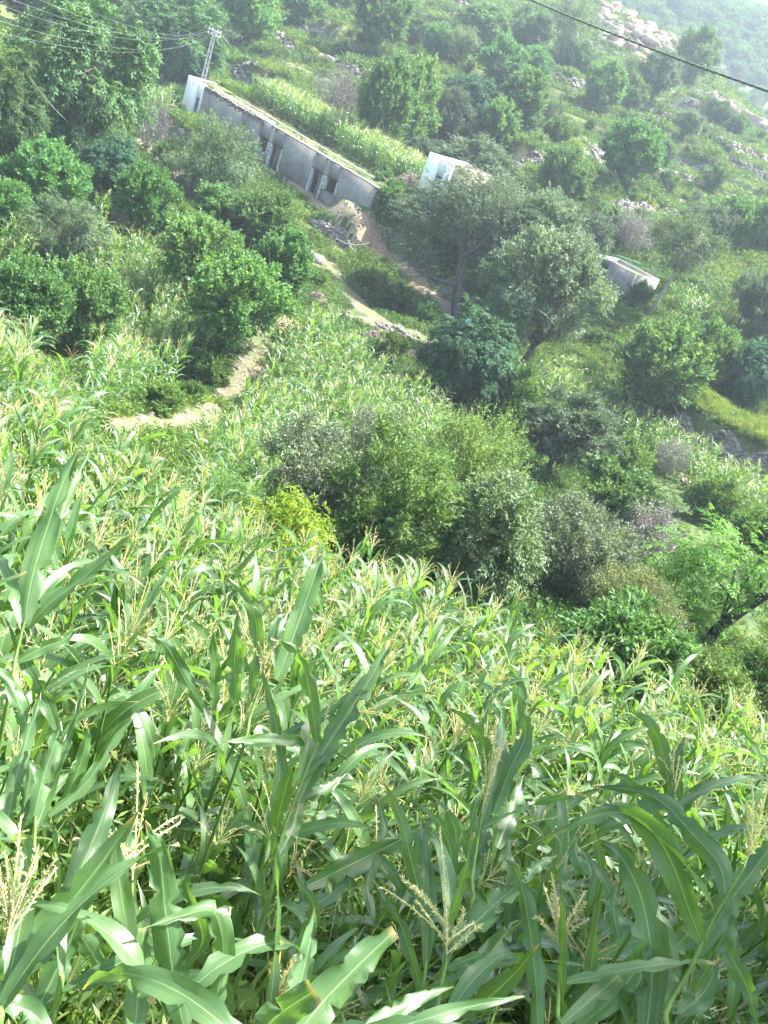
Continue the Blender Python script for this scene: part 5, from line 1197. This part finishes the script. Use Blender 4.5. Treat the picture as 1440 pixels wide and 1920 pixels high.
strip([(1080, 300), (1110, 312), (1220, 372), (1250, 396), (1235, 400), (1150, 352)], 420, 'long lime grass terrace edge on the right slope', 6)
strip([(960, 320), (1005, 340), (1015, 360), (975, 345)], 160, 'lime grass below the dark stone wall', 7)
strip([(1185, 195), (1215, 205), (1265, 235), (1255, 250), (1200, 220)], 240, 'lime grassy brow under the dark thicket', 8)
strip([(1310, 488), (1370, 500), (1385, 530), (1340, 520)], 220, 'lime terrace grass behind the leaning tree', 9)
strip([(1090, 382), (1130, 395), (1165, 420), (1150, 430), (1100, 402)], 180, 'lime grass patch above the grey trees', 10)
strip([(1290, 275), (1320, 285), (1340, 302), (1325, 306), (1290, 290)], 140, 'lime grass behind the ruined wall', 11)
# undergrowth of the near field: broad weeds, feathery weeds and long grass
WEEDS = [weed_mesh(70+k, 18, .5, .085, .06, 'weed', 8, .25, 1.1, .16) for k in range(3)]+[weed_mesh(80+k, 26, .7, .05, .012, 'feather', 16, .1, .9, .16) for k in range(2)]+[tuft_mesh(90+k, 46, .7, .14, .011, 'grass', .6) for k in range(2)]
P = field_points(NEAR_POLY, .36, .5, (-22, 18, 1.0, 26), 51, .5); dn = np.hypot(P[:, 0], P[:, 1]); P = P[dn > 1.2]; n = len(P); s = rg.uniform(.7, 1.5, n)
make_scatter('undergrowth', P, rnd_euler(rg, n, .12), np.stack([s]*3, 1), rg.choice(7, n, p=[.2, .2, .2, .08, .08, .12, .12]), WEEDS, 'weeds and long grass growing between the near corn', 'weeds')
# long grass with pale seed heads standing in the near corn
def seedhead_mesh(seed):
    rg = np.random.default_rng(seed); g = Geo()
    for _ in range(16):
        a = rg.uniform(0, 6.28); P_q = leaf_line(np.array([rg.normal()*.1, rg.normal()*.1, 0]), a, rg.uniform(1.1, 1.45), rg.uniform(.9, 1.35), rg.uniform(.2, .8), 10); g.tube(P_q, .0022, 3); spikelet_branch(g, rg, P_q[6:], 36, .012)
    me = g.build('seed_grass'); me.materials.append(M['seed']); return me
SEEDS = [seedhead_mesh(300+k) for k in range(3)]
P = field_points(NEAR_POLY, .8, 1.2, (-22, 18, 3.5, 26), 61, .5); px, py, d = project(P+np.array([0, 0, 1.1])); P = P[(rg.uniform(size=len(P)) < np.where(inpoly(px, py, [(120, 1020), (420, 1000), (700, 1250), (560, 1420), (150, 1280)]), 1, .3))]; n = len(P); s = rg.uniform(.9, 1.25, n)
make_scatter('seed_grass', P, rnd_euler(rg, n, .15), np.stack([s]*3, 1), rg.integers(0, 3, n), SEEDS, 'long grass with pale seed heads among the near corn', 'grass')
# dense feathery weed patch in the gap of the near field
q = at(650, 1490, 6.3); X = q[0]+rg.normal(scale=.42, size=90); Y = q[1]+rg.normal(scale=.5, size=90); P = np.stack([X, Y, ground(X, Y)], 1); s = rg.uniform(1.1, 1.7, 90)
make_scatter('feathery_weeds', P, rnd_euler(rg, 90, .12), np.stack([s]*3, 1), rg.integers(0, 2, 90), WEEDS[3:5], 'patch of feathery pale weeds in the middle of the near corn', 'weeds')

# rough stone facing on the risers of the far terraces
rg = np.random.default_rng(313); P = np.vstack([polar_scatter(314, 90000, 98, 205, -24, 20)]); x, y = P[:, 0], P[:, 1]; zr = tps(x, y); r_ = np.hypot(x, y)
zr = zr + np.clip(r_/60, .1, 1)*(.10*np.sin(x*.9+1.3*np.sin(y*.31))*np.cos(y*.7+x*.2) + .16*np.sin(x*.23+2)*np.sin(y*.29+.7*np.sin(x*.17)))
zz = zr+.5*np.sin(x*.07)+.35*np.sin(x*.19+y*.05); fr = zz/2.1-np.floor(zz/2.1); lev = np.floor(zz/2.1)
mask = (fr > .68) & (fr < .93) & (np.sin(x*.11+lev*2.3)+np.sin(x*.043+lev*4.1) > .1)
u, v = house_uv(x, y); mask &= ~((u > -6) & (u < HWLEN+8) & (v < 22)); Pm = P[mask][:9000]; n = len(Pm); s = rg.uniform(.12, .34, n)
SM = []
for k in range(5):
    V, Q = stones(rg, np.zeros((1, 3)), np.array([[1., .8, .55]]), np.zeros(1)); me = mesh_np('terrace_stone', V, [Q]); me.materials.append(M['stone']); SM.append(me)
make_scatter('terrace_stones', Pm, rnd_euler(rg, n, .25), np.stack([s]*3, 1), rg.integers(0, 5, n), SM, 'rough stone facing of the distant terrace ledges', 'stones')
mask = (fr > .0) & (fr < .10) & (np.sin(x*.09+lev*1.7) > -.2) & ~((u > -6) & (u < HWLEN+8) & (v < 22)); Pm = P[mask][:5000]; n = len(Pm); s = rg.uniform(.6, 1.2, n)
make_scatter('terrace_grass', Pm, rnd_euler(rg, n, .12), np.stack([s]*3, 1), rg.integers(0, 2, n), LT, 'bright grass along the lips of the distant terraces', 'grass')

# loose stones on the footpaths
C = np.vstack([np.repeat(c, 5, axis=0)+rg.normal(scale=r*.45, size=(len(c)*5, 2)) for c, r in PATHS]); P = np.column_stack([C, ground(C[:, 0], C[:, 1])]); n = len(P); s = rg.uniform(.03, .11, n)
make_scatter('path_stones', P, rnd_euler(rg, n, .3), np.stack([s]*3, 1), rg.integers(0, 5, n), SM, 'loose stones lying on the footpaths', 'stones')
# dense weeds and blades of grass among the nearest stalks
X = rg.uniform(-3.2, 4.2, 420); Y = rg.uniform(1.4, 6.0, 420); P = np.column_stack([X, Y, ground(X, Y)]); n = len(P); s = rg.uniform(.9, 1.9, n)
make_scatter('front_weeds', P, rnd_euler(rg, n, .15), np.stack([s]*3, 1), rg.choice(7, n, p=[.13, .13, .13, .1, .1, .2, .21]), WEEDS, 'weeds and grass crowding the foot of the nearest corn', 'weeds')
# ------------------------------------------------------------------ foreground corn plants, leaf by leaf
def hero(label, depth, leaves, stalk, tassels=(), seed=0):
    """leaves: (pixel line from foot to tip, width px, facing twist, depth drift, end profile)"""
    rg = np.random.default_rng(900+seed)
    S = np.array([at(x, y, depth) for x, y in stalk]); foot = S[0].copy(); foot[:2] = S[0][:2]+(S[0]-S[-1])[:2]*.15
    foot[2] = ground(foot[:1], foot[1:2])[0]-.04
    root = empty('corn_plant', foot); tag(root, label, 'corn', 'tall corn plants at the front')
    C = catmull(np.vstack([foot, foot*.5+S[0]*.5, S]), 16); g = Geo(); g.tube(C-foot, np.linspace(.011, .004, 16), 7); obj('stalk', g.build('stalk', smooth=True), M['stalk'], root)
    for k, lf in enumerate(leaves):
        pix, w = lf[0], lf[1]; tw = lf[2] if len(lf) > 2 else rg.normal()*.35; dr_ = lf[3] if len(lf) > 3 else rg.normal()*.10; end = lf[4] if len(lf) > 4 else 1.0
        d = depth+np.linspace(0, 1, len(pix))*dr_+.02*k
        P = catmull([at(x, y, dd_) for (x, y), dd_ in zip(pix, d)], 34); T_ = norm(np.gradient(P, axis=0)); side = norm(np.cross(T_, norm(P)))
        for i in range(1, len(side)):
            if side[i]@side[i-1] < 0: side[i] = -side[i]
        V, q, uv = blade(P, w*depth/F*.74, rg, side=side, fold=rg.choice([-.3, .3]), wav=.15, tear=.97, cross=6, w0=.35, twist=tw+rg.normal()*.3*np.linspace(0, 1, 34), tip=end)
        g = Geo(); g.add(V-foot, q, uv=uv); obj('leaf', g.build('leaf', smooth=True, uv=True), M['corn'], root)
    ax_ = C[8:]-foot
    for k in range(2):                                   # further narrow blades round the stalk
        b = ax_[rg.integers(0, len(ax_)-1)]; P = leaf_line(b, rg.uniform(-1.5, 1.5), rg.uniform(.4, 1.1), rg.uniform(.35, .55), rg.uniform(.6, 2.2), 20, rg.normal()*.3)
        V, q, uv = blade(P, rg.uniform(.035, .06), rg, fold=.35, wav=.12, tear=.8, cross=4, twist=rg.normal()*.9); g = Geo(); g.add(V, q, uv=uv); obj('leaf', g.build('leaf', smooth=True, uv=True), M['corn'], root)
    for (bx, by, tx, ty, nb, spread, L, old) in tassels:
        b = at(bx, by, depth); t = at(tx, ty, depth-.03); g = tassel_mesh(rg, b-foot, nb, L, spread, 60, .012, .2, t-b); obj('tassel', g.build('tassel'), M['tassel_old' if old else 'tassel'], root)
    return root
hero('tall corn shoot with a glowing upright blade at the left edge', 3.3, [([(46, 1170), (60, 1085), (90, 985), (120, 900), (150, 835)], 60, .1, .1), ([(54, 1160), (100, 1010), (135, 920), (168, 846)], 36, -.5, .2), ([(50, 1178), (95, 1130), (150, 1088), (200, 1045), (248, 1002)], 44, .5, -.1), ([(107, 1368), (85, 1310), (45, 1235), (10, 1158)], 40, .2), ([(30, 1240), (80, 1215), (120, 1200), (140, 1180)], 34, -.3), ([(40, 1140), (10, 1135), (-40, 1150)], 34, .4)], [(12, 1330), (30, 1230), (46, 1165)], seed=1)
hero('clump of upright corn blades low on the left', 3.0, [([(62, 1540), (82, 1455), (104, 1390), (114, 1352)], 46, .1), ([(70, 1530), (108, 1440), (140, 1350), (168, 1245)], 26, .6), ([(90, 1530), (160, 1470), (210, 1395), (258, 1340)], 32, .4), ([(8, 1570), (32, 1450), (58, 1360), (77, 1298)], 38, -.2), ([(35, 1560), (50, 1490), (56, 1440), (40, 1400)], 32, .3), ([(100, 1540), (140, 1460), (160, 1400), (165, 1360)], 36, .2), ([(60, 1400), (40, 1330), (10, 1270), (-20, 1240)], 38, .1)], [(60, 1660), (64, 1590), (66, 1530)], seed=2)
hero('corn plant with a torn diagonal leaf in the lower left corner', 2.5, [([(118, 1705), (162, 1605), (198, 1515), (230, 1415)], 64, .05, .15), ([(-40, 1880), (55, 1785), (130, 1695), (200, 1605), (262, 1515)], 84, -.15, -.1), ([(50, 1930), (100, 1832), (140, 1742), (172, 1655)], 56, .1), ([(130, 1725), (165, 1775), (195, 1830), (226, 1888)], 46, -.2), ([(110, 1720), (70, 1700), (30, 1690), (-10, 1700)], 44, .3)], [(105, 1890), (112, 1800), (118, 1705)], seed=3)
hero('corn plant topped by the big straw coloured tassel at the lower left edge', 2.2, [([(-5, 1860), (-30, 1780), (-60, 1700)], 60, .3), ([(0, 1880), (60, 1900), (110, 1960)], 55, .4)], [(-8, 1960), (-2, 1880), (4, 1800)], [(4, 1800, 40, 1600, 13, .42, .21, 0)], seed=4)
hero('corn plant with a sharply bent leaf near the bottom', 2.4, [([(348, 1940), (326, 1835), (310, 1705), (298, 1600), (272, 1538)], 74, .1), ([(252, 1940), (260, 1850), (270, 1740)], 58, -.2, 0, .6), ([(388, 1940), (412, 1840), (418, 1765), (398, 1708), (340, 1718), (262, 1742)], 56, .35, -.12), ([(340, 1820), (380, 1760), (350, 1660), (372, 1640)], 44, .6), ([(430, 1940), (428, 1860), (420, 1780), (432, 1700)], 36, .7)], [(300, 1990), (305, 1930), (310, 1870)], seed=5)
hero('corn plant with a sparse open tassel near the bottom', 2.9, [([(240, 1700), (225, 1650), (240, 1580), (255, 1530)], 40, .1), ([(246, 1660), (268, 1600), (262, 1540)], 26, .5), ([(244, 1720), (200, 1740), (160, 1800)], 40, .2)], [(242, 1880), (245, 1760), (248, 1655)], [(248, 1650, 262, 1500, 8, 1.05, .24, 0)], seed=6)
hero('corn plant with a long broad blade in the centre', 3.4, [([(560, 1505), (600, 1420), (655, 1335), (700, 1262), (730, 1202)], 56, .1, .15, .8), ([(594, 1392), (585, 1322), (572, 1258), (552, 1222), (508, 1196)], 42, .2, -.1), ([(538, 1455), (525, 1390), (505, 1310), (488, 1240)], 30, .5), ([(596, 1400), (540, 1388), (480, 1386), (415, 1392)], 32, -.5), ([(530, 1375), (600, 1345), (655, 1305), (700, 1290)], 32, .5), ([(546, 1440), (524, 1522), (508, 1615)], 46, -.3), ([(562, 1500), (545, 1560), (518, 1612)], 46, .2), ([(560, 1500), (610, 1480), (650, 1450)], 34, .2)], [(500, 1700), (520, 1600), (552, 1500), (596, 1392)], [(600, 1378, 652, 1222, 0, .1, .2, 0)], seed=7)
hero('corn plant with an upright bluish blade behind the central plant', 4.3, [([(520, 1275), (555, 1180), (588, 1085), (607, 1032)], 56, -.2), ([(472, 1300), (482, 1190), (466, 1125), (428, 1083)], 38, .3, -.1), ([(442, 1320), (440, 1230), (448, 1140)], 42, .1), ([(400, 1330), (402, 1260), (398, 1170)], 34, -.5), ([(380, 1330), (345, 1270), (310, 1210), (270, 1190)], 40, .2), ([(520, 1260), (512, 1200), (520, 1160), (535, 1150)], 26, 0)], [(450, 1420), (470, 1340), (495, 1270)], [(495, 1270, 500, 1130, 9, .6, .2, 0)], seed=8)
hero('corn plant with a bright narrow leaf right of the centre', 2.9, [([(803, 1785), (788, 1685), (768, 1600), (750, 1530), (718, 1462)], 44, .15), ([(575, 1662), (650, 1625), (740, 1580), (842, 1518)], 56, -.1, .2), ([(798, 1885), (770, 1790), (745, 1720), (698, 1648)], 32, .6), ([(560, 1700), (600, 1690), (640, 1660), (680, 1610)], 44, .5), ([(700, 1720), (690, 1650), (720, 1560), (700, 1480)], 34, -.4), ([(840, 1690), (845, 1600), (820, 1540), (760, 1490)], 36, .4), ([(560, 1790), (580, 1740), (585, 1690), (548, 1640)], 38, .2)], [(780, 1960), (790, 1880), (800, 1790)], seed=9)
hero('corn plant with a wide rounded leaf at the bottom centre', 2.0, [([(535, 1970), (600, 1885), (670, 1812), (740, 1745)], 88, .0, .05, .55), ([(470, 1960), (520, 1905), (590, 1858)], 78, -.2, -.1, .3), ([(520, 1960), (560, 1850), (580, 1770), (590, 1700)], 54, .5, .3), ([(660, 1960), (720, 1910), (790, 1870), (850, 1850)], 44, .3)], [(500, 2060), (515, 2010), (530, 1970)], seed=10)
hero('corn plant with a wide open tassel in the lower middle', 2.6, [([(850, 1775), (900, 1722), (955, 1672), (1005, 1638)], 60, .1), ([(842, 1730), (866, 1655), (888, 1560)], 32, .6), ([(840, 1815), (885, 1796), (915, 1790)], 32, .4, 0, .7), ([(855, 1850), (800, 1868), (740, 1890), (676, 1905)], 48, .2), ([(860, 1880), (900, 1820), (940, 1760), (985, 1720)], 62, -.1), ([(830, 1900), (900, 1880), (960, 1830), (1010, 1770)], 54, .3)], [(812, 1980), (822, 1880), (838, 1795)], [(838, 1790, 838, 1640, 8, .95, .23, 0)], seed=11)
hero('corn plant with a slim closed tassel and a rolled leaf', 3.3, [([(925, 1525), (958, 1440), (985, 1380), (978, 1325), (964, 1278)], 44, .2, .1), ([(912, 1460), (906, 1395), (882, 1352), (838, 1326)], 38, .2, -.1), ([(932, 1590), (960, 1520), (984, 1450)], 46, -.3), ([(888, 1650), (896, 1600), (912, 1565), (918, 1535)], 46, .2), ([(880, 1640), (884, 1560), (892, 1490)], 34, .7), ([(840, 1520), (855, 1570), (840, 1640), (835, 1700)], 36, .2)], [(868, 1740), (885, 1640), (903, 1525)], [(903, 1525, 938, 1370, 9, .16, .24, 0)], seed=12)
hero('large corn plant with arching leaves at the lower right', 2.7, [([(1316, 1768), (1290, 1700), (1262, 1622), (1225, 1560), (1170, 1524), (1100, 1535), (1008, 1578)], 64, .25, -.2), ([(1362, 1700), (1350, 1625), (1300, 1565), (1240, 1503), (1180, 1480), (1106, 1474)], 56, .2, .2), ([(1210, 1960), (1222, 1835), (1216, 1745), (1195, 1662), (1158, 1600), (1118, 1572)], 80, .05, -.1), ([(1240, 1880), (1252, 1800), (1292, 1748)], 80, -.2, 0, .8), ([(1306, 1790), (1365, 1695), (1420, 1622), (1470, 1550)], 62, .2), ([(1338, 1785), (1362, 1742), (1368, 1695)], 50, .3, 0, .7), ([(1350, 1755), (1400, 1850), (1425, 1940)], 46, -.2), ([(1300, 1862), (1330, 1800), (1345, 1715)], 40, .6), ([(1275, 1900), (1320, 1860), (1350, 1800)], 60, .1)], [(1215, 1990), (1250, 1890), (1295, 1815), (1330, 1735), (1395, 1625)], [(1395, 1625, 1430, 1530, 6, .3, .2, 0)], seed=13)
hero('corn plant with a ragged hanging leaf left of the arching plant', 2.6, [([(1010, 1950), (1004, 1835), (990, 1722), (972, 1642), (944, 1608)], 48, .1), ([(982, 1655), (1010, 1622), (1045, 1604)], 30, .2), ([(1060, 1940), (1052, 1820), (1055, 1720), (1045, 1620)], 26, .6), ([(1095, 1900), (1110, 1800), (1120, 1720), (1130, 1650)], 30, .5), ([(1080, 1930), (1150, 1870), (1200, 1810), (1225, 1770)], 50, .2), ([(1100, 1640), (1080, 1600), (1085, 1560)], 38, .1), ([(1160, 1760), (1150, 1700), (1160, 1650)], 44, .3)], [(1040, 2000), (1045, 1900), (1052, 1780)], [(1052, 1780, 1050, 1700, 8, .7, .14, 0)], seed=14)
hero('corn plant with a curved leaf on the right side of the field', 4.3, [([(1258, 1520), (1246, 1425), (1222, 1362), (1186, 1332)], 38, .15), ([(1276, 1500), (1270, 1430), (1285, 1380)], 30, .4), ([(1250, 1560), (1210, 1500), (1170, 1460), (1140, 1450)], 32, .2), ([(1262, 1540), (1300, 1490), (1340, 1470)], 34, .3)], [(1250, 1640), (1256, 1570), (1262, 1500)], [(1262, 1500, 1262, 1380, 8, .4, .2, 0)], seed=15)
hero('corn plant with a half dry tassel at the bottom', 2.5, [([(530, 1880), (545, 1820), (575, 1770)], 44, .2), ([(505, 1960), (540, 1930), (580, 1900)], 40, .1)], [(490, 2010), (498, 1960), (505, 1900)], [(505, 1900, 530, 1810, 9, .3, .12, 1)], seed=16)

# every corn plant of the near rows is named by the landmark it stands next to
LAND = [((90, 1000), 'glowing upright blade'), ((90, 1430), 'clump of upright blades low on the left'), ((150, 1640), 'torn diagonal leaf'), ((20, 1720), 'big straw coloured tassel'), ((380, 1730), 'sharply bent leaf'),
        ((250, 1580), 'sparse open tassel'), ((610, 1400), 'long broad central blade'), ((540, 1150), 'upright bluish blade'), ((760, 1600), 'bright narrow leaf'), ((650, 1830), 'wide rounded leaf'), ((838, 1730), 'wide open tassel'),
        ((930, 1430), 'slim closed tassel'), ((1200, 1600), 'big arching leaves'), ((1000, 1720), 'ragged hanging leaf'), ((1240, 1430), 'curved leaf on the right'), ((545, 960), 'lime yellow bush'), ((740, 1060), 'light green tree'),
        ((920, 1090), 'dark narrow leaved tree'), ((1060, 1190), 'small lime green bush'), ((1160, 1260), 'large dark leafy shrub'), ((1330, 1310), 'low leafy shrub'), ((650, 1480), 'patch of feathery weeds'), ((430, 930), 'yellow green fine bush'), ((250, 860), 'lower bend of the grassy path'), ((300, 1200), 'pale seed heads'), ((1400, 1420), 'right frame edge'), ((60, 700), 'left frame edge'), ((800, 1280), 'middle of the field')]
ORD = ['first', 'second', 'third', 'fourth', 'fifth', 'sixth', 'seventh', 'eighth', 'ninth', 'tenth', 'eleventh', 'twelfth', 'thirteenth', 'fourteenth', 'fifteenth', 'sixteenth', 'seventeenth', 'eighteenth', 'nineteenth', 'twentieth']+['twenty '+q for q in ('first', 'second', 'third', 'fourth', 'fifth', 'sixth', 'seventh', 'eighth', 'ninth')]+['thirtieth']+['thirty '+q for q in ('first', 'second', 'third', 'fourth', 'fifth', 'sixth')]
bk = {}
for root, x, y in CORN_ROOTS:
    (lx, ly), nm = min(LAND, key=lambda q: (q[0][0]-x)**2+(q[0][1]-y)**2)
    dx, dy = x-lx, ly-y; a = math.degrees(math.atan2(dy, dx)) % 360
    di = ['right of', 'above and right of', 'above', 'above and left of', 'left of', 'below and left of', 'below', 'below and right of'][int((a+22.5)//45) % 8]
    bk.setdefault((nm, di), []).append((dx*dx+dy*dy, root))
for (nm, di), lst in bk.items():
    lst.sort(key=lambda t: t[0])
    for k, (_, root) in enumerate(lst):
        root['label'] = ('corn plant %s the %s' % (di, nm)) if len(lst) == 1 else '%s corn plant %s the %s' % (ORD[min(k, len(ORD)-1)], di, nm)
        root['category'] = 'corn'; root['group'] = 'corn plants of the near field'
# unseen tree added to the right so its crown shades the nearest rows
gx_, gy_ = 7.0, 4.6; p = np.array([gx_, gy_, ground(np.array([gx_]), np.array([gy_]))[0]])
place_tree(p, 'walnut', 13.0, 8.2, 'added unseen leafy tree shading the nearest corn from the right', name='walnut_tree', var=1)
# ------------------------------------------------------------------ haze
mt, nt, n, l = new_mat('haze_air')
out = n.new('ShaderNodeOutputMaterial'); pv_ = n.new('ShaderNodeVolumePrincipled'); l.new(pv_.outputs[0], out.inputs['Volume'])
pv_.inputs['Color'].default_value = (.75, .89, 1.0, 1); pv_.inputs['Density'].default_value = .0005; pv_.inputs['Anisotropy'].default_value = .3
g = Geo(); g.box((20, 300, 20), (1500, 1000, 110)); hz_ = obj('haze', g.build('haze'), mt); tag(hz_, 'thin blue summer haze filling the valley air', 'haze', kind='stuff')
